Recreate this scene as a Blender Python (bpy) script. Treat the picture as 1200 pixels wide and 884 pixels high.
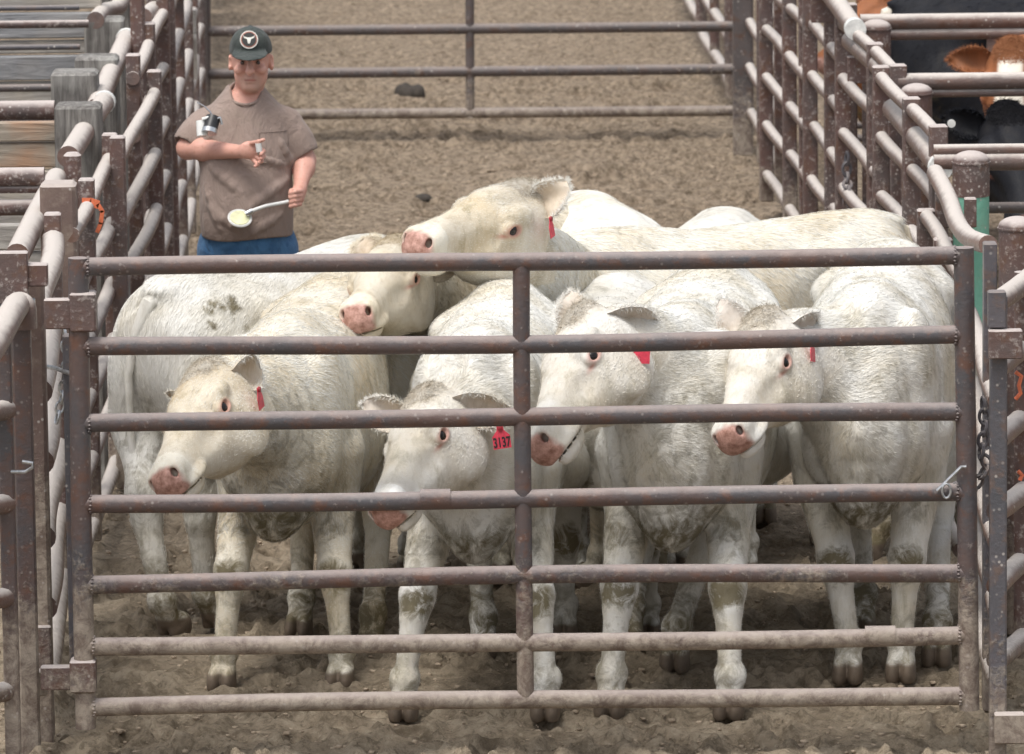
import bpy, math, random
import numpy as np
from mathutils import Vector, Matrix
try:
    import openvdb as vdb
except ImportError:
    import pyopenvdb as vdb

for o in list(bpy.data.objects):
    bpy.data.objects.remove(o)
scene = bpy.context.scene
col = scene.collection
R = math.radians

# ------------------------------------------------------------------ camera
FPX = 7590.0                      # focal length in pixels of the 1200 px wide photograph
CAM_H = 4.794
PITCH, ROLL = R(9.53), R(0.62)
fw = np.array([0, math.cos(PITCH), -math.sin(PITCH)])
r0 = np.array([1.0, 0, 0]); u0 = np.array([0, math.sin(PITCH), math.cos(PITCH)])
cr = math.cos(ROLL) * r0 - math.sin(ROLL) * u0
cu = math.sin(ROLL) * r0 + math.cos(ROLL) * u0
cam_d = bpy.data.cameras.new('camera'); cam = bpy.data.objects.new('camera', cam_d); col.objects.link(cam)
cam.matrix_world = Matrix(((cr[0], cu[0], -fw[0], 0), (cr[1], cu[1], -fw[1], 0), (cr[2], cu[2], -fw[2], CAM_H), (0, 0, 0, 1)))
cam_d.sensor_width = 36; cam_d.lens = FPX / 1200 * 36
cam_d.clip_start = 0.5; cam_d.clip_end = 2000
cam_d.dof.use_dof = True; cam_d.dof.focus_distance = 22.0; cam_d.dof.aperture_fstop = 10
scene.camera = cam

# ------------------------------------------------------------------ light
SUN_EL, SUN_AZ = R(68), R(215)     # azimuth from +Y (away from the camera) towards +X
w = bpy.data.worlds.new("World"); scene.world = w; w.use_nodes = True
nt = w.node_tree; nt.nodes.clear()
sky = nt.nodes.new('ShaderNodeTexSky'); sky.sky_type = 'NISHITA'; sky.sun_disc = False
sky.sun_elevation = SUN_EL; sky.sun_rotation = SUN_AZ
sky.air_density = 1.0; sky.dust_density = 4.0; sky.ozone_density = 1.0
hs = nt.nodes.new('ShaderNodeHueSaturation'); hs.inputs['Saturation'].default_value = 0.35
bg = nt.nodes.new('ShaderNodeBackground'); bg.inputs['Strength'].default_value = 0.15
wo = nt.nodes.new('ShaderNodeOutputWorld')
nt.links.new(sky.outputs[0], hs.inputs['Color']); nt.links.new(hs.outputs[0], bg.inputs[0]); nt.links.new(bg.outputs[0], wo.inputs[0])
sd = bpy.data.lights.new('sun', 'SUN'); sun = bpy.data.objects.new('sun', sd); col.objects.link(sun)
sd.energy = 1.5; sd.angle = R(22); sd.color = (1.0, 0.965, 0.91)
sdir = Vector((math.sin(SUN_AZ) * math.cos(SUN_EL), math.cos(SUN_AZ) * math.cos(SUN_EL), math.sin(SUN_EL)))
sun.rotation_euler = sdir.to_track_quat('Z', 'Y').to_euler(); sun.location = (0, 22, 20)
scene.view_settings.view_transform = 'Standard'; scene.view_settings.look = 'None'
scene.view_settings.gamma = 1; scene.view_settings.use_curve_mapping = False
scene.view_settings.exposure = 0.38
scene.render.engine = 'CYCLES'
scene.cycles.max_bounces = 6; scene.cycles.use_denoising = True

# ------------------------------------------------------------------ pixel -> world (placing measured points)
CP = np.array([0, 0, CAM_H])
def ray(px, py):
    return fw + (px - 600) / FPX * cr + (442 - py) / FPX * cu
def ground(px, py, z=0.0):
    d = ray(px, py); t = (z - CAM_H) / d[2]; return CP + t * d
def at(px, py, Y):
    d = ray(px, py); t = Y / d[1]; return CP + t * d

# ------------------------------------------------------------------ linking helpers
def tag(o, label=None, cat=None, group=None, kind=None):
    if label: o['label'] = label
    if cat: o['category'] = cat
    if group: o['group'] = group
    if kind: o['kind'] = kind
    return o
def empty(name, loc=(0, 0, 0), rz=0.0):
    o = bpy.data.objects.new(name, None); col.objects.link(o)
    o.location = loc; o.rotation_euler = (0, 0, rz); o.empty_display_size = 0.2
    return o
def link(name, me, mat, parent=None):
    if mat is not None and not me.materials: me.materials.append(mat)
    o = bpy.data.objects.new(name, me); col.objects.link(o)
    if parent is not None: o.parent = parent
    return o
def copy_tree(o, parent=None):
    c = o.copy(); col.objects.link(c); c.parent = parent
    for ch in list(o.children): copy_tree(ch, c)
    return c

def np_mesh(name, V, quads=None, tris=None, smooth=True):
    V = np.asarray(V, np.float32)
    quads = np.zeros((0, 4), np.int32) if quads is None else np.asarray(quads, np.int32)
    tris = np.zeros((0, 3), np.int32) if tris is None else np.asarray(tris, np.int32)
    me = bpy.data.meshes.new(name)
    me.vertices.add(len(V)); me.vertices.foreach_set('co', V.ravel())
    nl = quads.size + tris.size
    me.loops.add(nl); me.loops.foreach_set('vertex_index', np.concatenate([quads.ravel(), tris.ravel()]).astype(np.int32))
    nf = len(quads) + len(tris); me.polygons.add(nf)
    st = np.concatenate([np.arange(len(quads)) * 4, quads.size + np.arange(len(tris)) * 3]).astype(np.int32)
    me.polygons.foreach_set('loop_start', st)
    me.polygons.foreach_set('use_smooth', np.full(nf, smooth, bool))
    me.update(calc_edges=True); me.validate()
    return me

# ---- mesh builder for hard things
class MB:
    def __init__(s): s.V = []; s.F = []; s.n = 0
    def add(s, V, F):
        s.V.extend([tuple(map(float, v)) for v in V]); s.F.extend([tuple(i + s.n for i in f) for f in F]); s.n += len(V); return s
    def box(s, c, size, rz=0.0, bev=0.0, M=None):
        hx, hy, hz = [v / 2 for v in size]; b = min(bev, hx * .8, hy * .8, hz * .8)
        if b <= 0:
            V = [(x, y, z) for z in (-hz, hz) for (x, y) in ((-hx, -hy), (hx, -hy), (hx, hy), (-hx, hy))]
            F = [(3, 2, 1, 0), (4, 5, 6, 7), (0, 1, 5, 4), (1, 2, 6, 5), (2, 3, 7, 6), (3, 0, 4, 7)]
        else:
            V = []
            def ring(z, ix, iy):
                k = len(V)
                for (sx, sy) in ((-1, -1), (1, -1), (1, 1), (-1, 1)):
                    x, y = sx * (hx - ix), sy * (hy - iy)
                    if sx * sy > 0: V.extend([(x + (0 if ix == 0 else 0), y, z)] * 0)
                    a = (sx * (hx - b - ix), sy * (hy - ix), z); c2 = (sx * (hx - ix), sy * (hy - b - ix), z)
                    V.extend([a, c2] if sx * sy < 0 else [c2, a])
                return k
            # order around each ring
            def ring2(z, i):
                k = len(V)
                for (sx, sy, first) in ((-1, -1, 'y'), (1, -1, 'x'), (1, 1, 'y'), (-1, 1, 'x')):
                    px = (sx * (hx - b - i), sy * (hy - i), z); py = (sx * (hx - i), sy * (hy - b - i), z)
                    V.extend([py, px] if first == 'y' else [px, py])
                return k
            ks = [ring2(-hz, b), ring2(-hz + b, 0), ring2(hz - b, 0), ring2(hz, b)]
            F = []
            for a, c2 in zip(ks, ks[1:]):
                for j in range(8): F.append((a + j, a + (j + 1) % 8, c2 + (j + 1) % 8, c2 + j))
            F.append(tuple(reversed(range(ks[0], ks[0] + 8)))); F.append(tuple(range(ks[3], ks[3] + 8)))
        m = Matrix.Translation(c) @ (M.to_4x4() if M is not None else Matrix.Rotation(rz, 4, 'Z'))
        return s.add([m @ Vector(v) for v in V], F)
    def tube(s, pts, r, n=16, caps=True, closed=False):
        pts = [Vector(p) for p in pts]; m = len(pts)
        rs = r if isinstance(r, (list, tuple)) else [r] * m
        V = []; prev = None
        for i, p in enumerate(pts):
            a = pts[(i - 1) % m] if (i > 0 or closed) else p; b = pts[(i + 1) % m] if (i < m - 1 or closed) else p
            t = (b - a).normalized()
            if prev is None:
                u = t.cross(Vector((0, 0, 1)))
                if u.length < .1: u = t.cross(Vector((1, 0, 0)))
            else: u = prev - t * prev.dot(t)
            u.normalize(); prev = u; v = t.cross(u)
            for k in range(n):
                a_ = 2 * math.pi * k / n; V.append(p + (u * math.cos(a_) + v * math.sin(a_)) * rs[i])
        F = []
        for i in range(m if closed else m - 1):
            j = (i + 1) % m
            for k in range(n): F.append((i * n + k, i * n + (k + 1) % n, j * n + (k + 1) % n, j * n + k))
        if caps and not closed:
            F.append(tuple(reversed(range(n)))); F.append(tuple(range((m - 1) * n, m * n)))
        return s.add(V, F)
    def lathe(s, prof, c=(0, 0, 0), n=24, M=None):
        V = []; F = []
        for (r, z) in prof:
            for k in range(n):
                a = 2 * math.pi * k / n; V.append(Vector((r * math.cos(a), r * math.sin(a), z)))
        m = len(prof)
        for i in range(m - 1):
            for k in range(n): F.append((i * n + k, i * n + (k + 1) % n, (i + 1) * n + (k + 1) % n, (i + 1) * n + k))
        F.append(tuple(reversed(range(n)))); F.append(tuple(range((m - 1) * n, m * n)))
        mm = Matrix.Translation(c) @ (M.to_4x4() if M is not None else Matrix.Identity(4))
        return s.add([mm @ v for v in V], F)
    def build(s, name, mat, parent=None, smooth=True):
        me = bpy.data.meshes.new(name); me.from_pydata(s.V, [], s.F); me.update()
        if smooth:
            me.polygons.foreach_set('use_smooth', [True] * len(me.polygons))
            me.set_sharp_from_angle(angle=R(35))
        return link(name, me, mat, parent)

# ------------------------------------------------------------------ node helpers
def mat(name):
    m = bpy.data.materials.new(name); m.use_nodes = True; n = m.node_tree; n.nodes.clear()
    out = n.nodes.new('ShaderNodeOutputMaterial'); b = n.nodes.new('ShaderNodeBsdfPrincipled')
    n.links.new(b.outputs[0], out.inputs[0]); return m, n, b
def N(n, typ, **kw):
    x = n.nodes.new(typ)
    for k, v in kw.items():
        if k.startswith('i_'): x.inputs[k[2:].replace('_', ' ')].default_value = v
        else: setattr(x, k, v)
    return x
def setin(n, sock, v):
    if hasattr(v, 'is_output') or isinstance(v, bpy.types.NodeSocket): n.links.new(v, sock)
    else:
        if isinstance(v, (tuple, list)) and len(v) == 3: v = (*v, 1)
        sock.default_value = v
def mix(n, f, a, b, mode='MIX'):
    x = n.nodes.new('ShaderNodeMix'); x.data_type = 'RGBA'; x.blend_type = mode
    setin(n, x.inputs[0], f); setin(n, x.inputs[6], a); setin(n, x.inputs[7], b); return x.outputs[2]
def ramp(n, v, stops):
    x = n.nodes.new('ShaderNodeValToRGB'); e = x.color_ramp.elements
    while len(e) < len(stops): e.new(.5)
    for el, (p, c) in zip(e, stops):
        el.position = p; el.color = (c, c, c, 1) if isinstance(c, (int, float)) else (*c, 1)
    n.links.new(v, x.inputs[0]); return x.outputs[0]
def noise(n, vec, scale, detail=4, rough=.55, dist=0.0):
    x = N(n, 'ShaderNodeTexNoise', i_Scale=scale, i_Detail=detail, i_Roughness=rough, i_Distortion=dist)
    if vec is not None: n.links.new(vec, x.inputs['Vector'])
    return x.outputs[0]
def mapping(n, vec, scale=(1, 1, 1), rot=(0, 0, 0)):
    x = n.nodes.new('ShaderNodeMapping'); x.inputs['Scale'].default_value = scale; x.inputs['Rotation'].default_value = rot
    n.links.new(vec, x.inputs[0]); return x.outputs[0]
def math_(n, op, a, b=0.0, clamp=False):
    x = n.nodes.new('ShaderNodeMath'); x.operation = op; x.use_clamp = clamp
    setin(n, x.inputs[0], a); setin(n, x.inputs[1], b); return x.outputs[0]
def bump(n, b, h, strength, dist, base=None):
    x = N(n, 'ShaderNodeBump'); x.inputs['Strength'].default_value = strength; x.inputs['Distance'].default_value = dist
    n.links.new(h, x.inputs['Height'])
    if base is not None: n.links.new(base, x.inputs['Normal'])
    if b is not None: n.links.new(x.outputs[0], b.inputs['Normal'])
    return x.outputs[0]
def geo(n): return n.nodes.new('ShaderNodeNewGeometry')
def wpos(n): return geo(n).outputs['Position']
def opos(n): return n.nodes.new('ShaderNodeTexCoord').outputs['Object']

def solid(name, c, rough=.6, metal=0.0, var=.12, scale=30, bmp=.1, spec=None):
    m, n, b = mat(name); v = noise(n, opos(n), scale, 5)
    lo = tuple(x * (1 - var * 2) for x in c); hi = tuple(min(1, x * (1 + var * 2)) for x in c)
    n.links.new(ramp(n, v, [(.3, lo), (.7, hi)]), b.inputs['Base Color'])
    b.inputs['Roughness'].default_value = rough; b.inputs['Metallic'].default_value = metal
    if bmp: bump(n, b, v, bmp, .01)
    return m
# ------------------------------------------------------------------ smooth-union volumes for bodies
class Vol:
    def __init__(s, xs, ys, zs):
        s.xs, s.ys, s.zs = [np.asarray(a, np.float32) for a in (xs, ys, zs)]
        s.F = np.full((len(xs), len(ys), len(zs)), 1.0, np.float32)
    def _sl(s, lo, hi):
        sl = []
        for a, l, h in zip((s.xs, s.ys, s.zs), lo, hi):
            i0 = max(0, int(np.searchsorted(a, l)) - 1); i1 = min(len(a), int(np.searchsorted(a, h)) + 1); sl.append(slice(i0, max(i1, i0)))
        return tuple(sl)
    def apply(s, f, lo, hi, k, op='add'):
        sl = s._sl(lo, hi)
        if min(q.stop - q.start for q in sl) <= 0: return
        X = s.xs[sl[0]][:, None, None]; Y = s.ys[sl[1]][None, :, None]; Z = s.zs[sl[2]][None, None, :]
        d = f(X, Y, Z).astype(np.float32); a = s.F[sl]
        if op == 'add':
            h = np.clip(.5 + .5 * (d - a) / k, 0, 1); s.F[sl] = d + (a - d) * h - k * h * (1 - h)
        elif op == 'sub':
            d = -d; h = np.clip(.5 - .5 * (d - a) / k, 0, 1); s.F[sl] = d + (a - d) * h + k * h * (1 - h)
        elif op == 'and':
            h = np.clip(.5 - .5 * (d - a) / k, 0, 1); s.F[sl] = d + (a - d) * h + k * h * (1 - h)
    def ell(s, c, r, M=None, k=.03, op='add'):
        c = np.asarray(c, float); r = np.asarray(r, float); A = np.eye(3) if M is None else np.asarray(M, float)  # columns = axes
        ext = np.sqrt(((A * r) ** 2).sum(1)) + k + .02
        rm = float(min(r))
        def f(X, Y, Z):
            X = X - c[0]; Y = Y - c[1]; Z = Z - c[2]; q = 0; g = 0
            for i in range(3):
                p = (X * A[0, i] + Y * A[1, i] + Z * A[2, i]) / r[i]; q = q + p * p; g = g + (p / r[i]) ** 2
            k0 = np.sqrt(q); k1 = np.sqrt(g) + 1e-6
            return k0 * (k0 - 1) / k1
        s.apply(f, c - ext, c + ext, k, op)
    def cap(s, a, b, ra, rb, k=.03, op='add'):
        a = np.asarray(a, float); b = np.asarray(b, float); ba = b - a; L2 = float(ba @ ba) + 1e-9; m = max(ra, rb) + k + .02
        def f(X, Y, Z):
            X = X - a[0]; Y = Y - a[1]; Z = Z - a[2]
            t = np.clip((X * ba[0] + Y * ba[1] + Z * ba[2]) / L2, 0, 1)
            return np.sqrt((X - t * ba[0]) ** 2 + (Y - t * ba[1]) ** 2 + (Z - t * ba[2]) ** 2) - (ra + (rb - ra) * t)
        s.apply(f, np.minimum(a, b) - m, np.maximum(a, b) + m, k, op)
    def chain(s, pts, rs, k=.02, op='add'):
        for i in range(len(pts) - 1): s.cap(pts[i], pts[i + 1], rs[i], rs[i + 1], k, op)
    def loft(s, O, A, st, k=.04, e=2.0, op='add'):
        """stations (x, zc, rz, ry [,e]) along axis A[:,0] from origin O, A columns = x,y,z axes"""
        O = np.asarray(O, float); A = np.asarray(A, float); st = np.asarray(st, float)
        x0, x1 = st[0, 0], st[-1, 0]; pts = []
        for r in st:
            for sy in (-1, 1):
                for sz in (-1, 1): pts.append(O + A @ np.array([r[0], sy * r[3], r[1] + sz * r[2]]))
        pts = np.array(pts); m = k + .05
        # smooth (catmull-like) resample of the stations
        xx = np.linspace(x0, x1, 200); cs = []
        for j in range(1, 4):
            t = st[:, 0]; v = st[:, j]; d = np.gradient(v, t); i = np.clip(np.searchsorted(t, xx) - 1, 0, len(t) - 2)
            h = t[i + 1] - t[i]; u = (xx - t[i]) / h
            cs.append((2 * u**3 - 3 * u**2 + 1) * v[i] + (u**3 - 2 * u**2 + u) * h * d[i] + (-2 * u**3 + 3 * u**2) * v[i + 1] + (u**3 - u**2) * h * d[i + 1])
        def f(X, Y, Z):
            X = X - O[0]; Y = Y - O[1]; Z = Z - O[2]
            p = X * A[0, 0] + Y * A[1, 0] + Z * A[2, 0]; q = X * A[0, 1] + Y * A[1, 1] + Z * A[2, 1]; w_ = X * A[0, 2] + Y * A[1, 2] + Z * A[2, 2]
            pc = np.clip(p, x0, x1); t = (pc - x0) / (x1 - x0) * 199
            zc, rz, ry = [np.interp(t.ravel(), np.arange(200), c).reshape(t.shape) for c in cs]
            a = np.abs(q) / ry; b = np.abs(w_ - zc) / rz
            g = (a**e + b**e) ** (1 / e)
            d = (g - 1) * np.minimum(ry, rz)
            ex = np.abs(p - pc)
            return np.where(ex > 0, np.sqrt(np.maximum(d, 0)**2 + ex**2), d)
        s.apply(f, pts.min(0) - m, pts.max(0) + m, k, op)
    def mesh(s, adapt=0.0):
        g = vdb.FloatGrid(background=0.2); g.copyFromArray(np.clip(s.F, -.2, .2).astype(np.float32))
        P, T, Q = g.convertToPolygons(0.0, adapt)
        P = np.array(P); out = np.empty_like(P)
        for i, a in enumerate((s.xs, s.ys, s.zs)): out[:, i] = np.interp(P[:, i], np.arange(len(a)), a)
        Q = np.array(Q)[:, ::-1]; T = np.array(T)[:, ::-1] if len(T) else None
        return out, Q, T
def axis_pts(lo, hi, coarse, fine=None, spans=()):
    """non-uniform axis: fine spacing inside spans, coarse elsewhere"""
    x = lo; out = [lo]
    while x < hi:
        st = coarse
        for (a, b) in spans:
            if a - coarse <= x <= b: st = fine
        x += st; out.append(x)
    return out
def vnormals(V, Q):
    n = np.zeros_like(V); a, b, c, d = [V[Q[:, i]] for i in range(4)]
    fn = np.cross(c - a, d - b)
    for i in range(4): np.add.at(n, Q[:, i], fn)
    return n / (np.linalg.norm(n, axis=1, keepdims=True) + 1e-9)
def fcol(me, name, arr):
    at_ = me.color_attributes.new(name, 'FLOAT_COLOR', 'POINT'); at_.data.foreach_set('color', np.asarray(arr, np.float32).ravel())

def blades(rng, P, Nn, D, length, width, lift, curl=0.0, bend=.5, ang_s=.35):
    """thin two-segment hair locks; P points, Nn normals, D flow directions (tangent)"""
    n = len(P); D = D - Nn * (D * Nn).sum(1, keepdims=True); D /= np.linalg.norm(D, axis=1, keepdims=True) + 1e-6
    S = np.cross(Nn, D); ang = rng.normal(0, ang_s + curl, n)[:, None]
    D2 = D * np.cos(ang) + S * np.sin(ang); S2 = np.cross(Nn, D2)
    L = (length * rng.uniform(.6, 1.3, n))[:, None]; W = (width * rng.uniform(.6, 1.3, n))[:, None]
    lf = (lift * rng.uniform(.3, 1.4, n))[:, None]
    tw = rng.normal(0, .5, n)[:, None]; S3 = S2 * np.cos(tw) + Nn * np.sin(tw)
    base = P - Nn * .004
    mid = base + (D2 * np.cos(lf) + Nn * np.sin(lf)) * L * .55
    lf2 = lf * (1 - bend * 2 * rng.uniform(.5, 1, n)[:, None]); side = S2 * rng.normal(0, ang_s * .7 + curl, n)[:, None]
    tip = mid + (D2 * np.cos(lf2) + Nn * np.sin(lf2) + side) * L * .5
    V = np.stack([base - S3 * W * .5, base + S3 * W * .5, mid + S3 * W * .4, mid - S3 * W * .4, tip], 1).reshape(-1, 3)
    i = np.arange(n)[:, None] * 5
    return V, i + np.array([[0, 1, 2, 3]]), i + np.array([[3, 2, 4]])
# ------------------------------------------------------------------ materials
MATS = {}
def coat(name, base, dirty, hair=False, rough=.62, yellow=(.60, .50, .30), spec=.25):
    m, n, b = mat(name); P = opos(n)
    a1 = N(n, 'ShaderNodeVertexColor', layer_name='m1'); a2 = N(n, 'ShaderNodeVertexColor', layer_name='m2')
    s1 = n.nodes.new('ShaderNodeSeparateColor'); s2 = n.nodes.new('ShaderNodeSeparateColor'); n.links.new(a1.outputs[0], s1.inputs[0]); n.links.new(a2.outputs[0], s2.inputs[0])
    big = noise(n, P, 3.2, 6, .62); mid = noise(n, mapping(n, P, (9, 9, 4)), 1.6, 7, .68); st = noise(n, mapping(n, P, (34, 34, 7)), 1.0, 5, .6, .6)
    c = mix(n, ramp(n, big, [(.42, 0), (.68, .62)]), base, yellow)
    c = mix(n, ramp(n, mid, [(.53, 0), (.72, .22 if hair else .60)]), c, dirty)
    drip = noise(n, mapping(n, P, (16, 16, 2.6)), 1.0, 6, .65, .4); lowm = math_(n, 'MULTIPLY', ramp(n, drip, [(.50, 0), (.66, 1)]), ramp(n, big, [(.44, 0), (.58, .75)])); c = mix(n, lowm, c, dirty)
    c = mix(n, ramp(n, st, [(.5, 0), (.8, .10 if hair else .30)]), c, tuple(x * .78 for x in base))
    # stains: knees, pasterns
    nn = ramp(n, noise(n, P, 15, 7, .72, .7), [(.36, .25), (.62, 1.35)]); sm = math_(n, 'MULTIPLY', s2.outputs[0], nn); stc = mix(n, noise(n, P, 7, 3), (.20, .165, .075), (.10, .08, .05)); c = mix(n, ramp(n, sm, [(.26, 0), (.46, .45), (.80, .92)]), c, stc)
    tf = math_(n, 'MULTIPLY', s2.outputs[1], math_(n, 'ADD', noise(n, P, 30, 3), .2)); c = mix(n, math_(n, 'MULTIPLY', tf, .95, True), c, (yellow[0] * .62, yellow[1] * .56, yellow[2] * .50))
    c = mix(n, a2.outputs['Alpha'], (.74, .68, .58), c) if ('black' in name or 'red' in name) else c
    if not hair:
        pk = mix(n, ramp(n, noise(n, P, 38, 6, .7), [(.35, 0), (.62, 1)]), (.30, .15, .11), (.60, .36, .30)); c = mix(n, math_(n, 'MULTIPLY', s1.outputs[0], 1.0, True), c, pk)
        c = mix(n, s1.outputs[1], c, (.50, .23, .18))
        c = mix(n, s1.outputs[2], c, mix(n, noise(n, P, 30, 4), (.08, .065, .05), (.25, .19, .14)))
        c = mix(n, a1.outputs[1], c, (.15, .06, .05))
        rg = mix(n, s1.outputs[0], (rough,) * 3, (.42,) * 3); n.links.new(rg, b.inputs['Roughness'])
        hgt = math_(n, 'ADD', math_(n, 'MULTIPLY', noise(n, mapping(n, P, (1, 1, .35)), 120, 4), .5), math_(n, 'MULTIPLY', mid, .5))
        bump(n, b, hgt, .32, .010)
    else: b.inputs['Roughness'].default_value = .7
    n.links.new(c, b.inputs['Base Color']); b.inputs['Specular IOR Level'].default_value = spec
    if not hair:
        b.inputs['Subsurface Weight'].default_value = 0.0
    return m
MATS['coat_white'] = coat('cream white hide', (.80, .79, .75), (.42, .39, .30), yellow=(.66, .57, .40))
MATS['hair_white'] = coat('cream white hair', (.83, .825, .79), (.60, .57, .49), hair=True, yellow=(.72, .67, .55))
MATS['coat_cream'] = coat('dirty cream hide', (.75, .71, .61), (.36, .31, .20), yellow=(.55, .42, .23))
MATS['hair_cream'] = coat('dirty cream hair', (.74, .68, .56), (.58, .52, .40), hair=True, yellow=(.62, .53, .36))
MATS['coat_grey'] = coat('greyish white hide', (.72, .71, .67), (.38, .36, .30), yellow=(.56, .51, .40))
MATS['hair_grey'] = coat('greyish white hair', (.80, .79, .75), (.56, .53, .46), hair=True, yellow=(.64, .59, .48))
MATS['coat_black'] = coat('black hide', (.012, .013, .017), (.03, .027, .025), yellow=(.012, .012, .016), spec=.2)
MATS['hair_black'] = coat('black hair', (.009, .010, .014), (.018, .018, .018), hair=True, yellow=(.014, .014, .018), spec=.12)
MATS['coat_red'] = coat('red brown hide', (.32, .12, .05), (.20, .09, .05), yellow=(.36, .15, .07))
MATS['hair_red'] = coat('red brown hair', (.36, .14, .06), (.22, .10, .05), hair=True, yellow=(.38, .17, .08))
m, n, b = mat('wet dark eye'); b.inputs['Base Color'].default_value = (.010, .007, .006, 1); b.inputs['Roughness'].default_value = .06; MATS['cow_eye'] = m
MATS['tag_red'] = solid('red plastic tag', (.62, .045, .08), .4, bmp=.05, scale=60, var=.12)
MATS['tag_dark'] = solid('dark red tag button', (.30, .02, .03), .4)
MATS['tag_ink'] = solid('black tag ink', (.015, .012, .012), .6)
# ------------------------------------------------------------------ cattle
def unit(v): v = np.asarray(v, float); return v / (np.linalg.norm(v) + 1e-9)
def rotx(a): c, s = math.cos(a), math.sin(a); return np.array([[1, 0, 0], [0, c, -s], [0, s, c]])
def roty(a): c, s = math.cos(a), math.sin(a); return np.array([[c, 0, s], [0, 1, 0], [-s, 0, c]])
def rotz(a): c, s = math.cos(a), math.sin(a); return np.array([[c, -s, 0], [s, c, 0], [0, 0, 1]])

BODY = [(-.865, 1.12, .02, .02), (-.85, 1.11, .09, .07), (-.80, 1.08, .19, .15), (-.72, 1.07, .265, .215), (-.56, 1.03, .325, .255), (-.36, .985, .37, .27), (-.12, .945, .395, .305), (.10, .935, .395, .315),
        (.32, .94, .39, .29), (.52, .955, .375, .235), (.66, .96, .32, .19), (.78, .95, .24, .15), (.86, .93, .15, .10), (.90, .92, .07, .05), (.915, .92, .015, .015)]
HEAD = [(-.06, -.085, .02, .02), (-.035, -.085, .060, .055), (.02, -.100, .105, .100), (.09, -.118, .130, .113), (.16, -.125, .138, .113), (.23, -.120, .128, .100), (.30, -.107, .100, .077),
        (.38, -.096, .074, .057), (.44, -.095, .066, .058), (.485, -.098, .060, .060), (.515, -.100, .050, .053), (.530, -.100, .034, .040), (.538, -.100, .012, .016)]

def head_frame(poll, muz, roll=0.0):
    """frame from the poll point and the muzzle point"""
    e1 = unit(np.asarray(muz) - np.asarray(poll)); up = np.array([0, 0, 1.0])
    y = unit(np.cross(up, e1)); e3 = np.cross(e1, y)
    y, e3 = y * math.cos(roll) + e3 * math.sin(roll), e3 * math.cos(roll) - y * math.sin(roll)
    a = math.atan2(.095, .52)
    x = math.cos(a) * e1 + math.sin(a) * e3; z = -math.sin(a) * e1 + math.cos(a) * e3
    return np.stack([x, y, z], 1)

def ear_mesh(Oh, Ah, hs, side, droop, back, length=.165, width=.098, roll=0.0, face=0.0, exv=None, ezv=None):
    """a cupped leaf with thickness"""
    nu, nv = 15, 13; top = []
    for i in range(nu):
        u = i / (nu - 1); wd = width * .5 * (math.sin(math.pi * min(1, (u * .86 + .10)))**.75) * (1 - .15 * u)
        if u > .93: wd *= max(.25, (1 - u) / .07 * .75 + .25)
        for j in range(nv):
            v = -1 + 2 * j / (nv - 1)
            fold = .85 * (1 - u * .45); a = v * (1.0 + fold * .9)
            cw = wd * math.sin(a * .95) / math.sin(min(1.5, (1 + fold * .9) * .95)); cz = wd * (1 - math.cos(a * .95)) * .95
            top.append((length * u, cw, cz - .022 * u * u + .006 * math.sin(u * 9 + v * 3)))
    top = np.array(top); th = np.array([0, 0, -.007]); V = np.concatenate([top, top + th]); K = nu * nv; Q = []
    def id_(i, j, o=0): return o * K + i * nv + j
    for i in range(nu - 1):
        for j in range(nv - 1):
            Q.append((id_(i, j), id_(i + 1, j), id_(i + 1, j + 1), id_(i, j + 1))); Q.append((id_(i, j, 1), id_(i, j + 1, 1), id_(i + 1, j + 1, 1), id_(i + 1, j, 1)))
    for i in range(nu - 1):
        Q.append((id_(i, 0), id_(i, 0, 1), id_(i + 1, 0, 1), id_(i + 1, 0))); Q.append((id_(i, nv - 1), id_(i + 1, nv - 1), id_(i + 1, nv - 1, 1), id_(i, nv - 1, 1)))
    for j in range(nv - 1):
        Q.append((id_(0, j), id_(0, j + 1), id_(0, j + 1, 1), id_(0, j, 1))); Q.append((id_(nu - 1, j), id_(nu - 1, j, 1), id_(nu - 1, j + 1, 1), id_(nu - 1, j + 1)))
    Q = np.array(Q)
    # ear local: x = out, y = width axis (up/down), z = opening direction (faces forward along the head x and slightly down)
    ex = unit(np.array([-math.sin(back), side * math.cos(back) * math.cos(droop), -math.sin(droop)]))
    f0 = np.array([math.cos(face), side * math.sin(face), -.25 * math.cos(face)]); ez = unit(f0 - ex * (f0 @ ex)); ey = np.cross(ez, ex)
    if exv is not None: ex = unit(exv); ez = unit(np.asarray(ezv) - ex * (np.asarray(ezv) @ ex)); ey = np.cross(ez, ex)
    E = np.stack([ex, ey, ez], 1) @ rotx(roll)
    base = np.array([.035, side * .074, -.058])
    loc = base + (V @ E.T)
    if side < 0: pass
    W = Oh + hs * (loc @ Ah.T)
    return W, Q, loc, E, base, K

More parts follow.
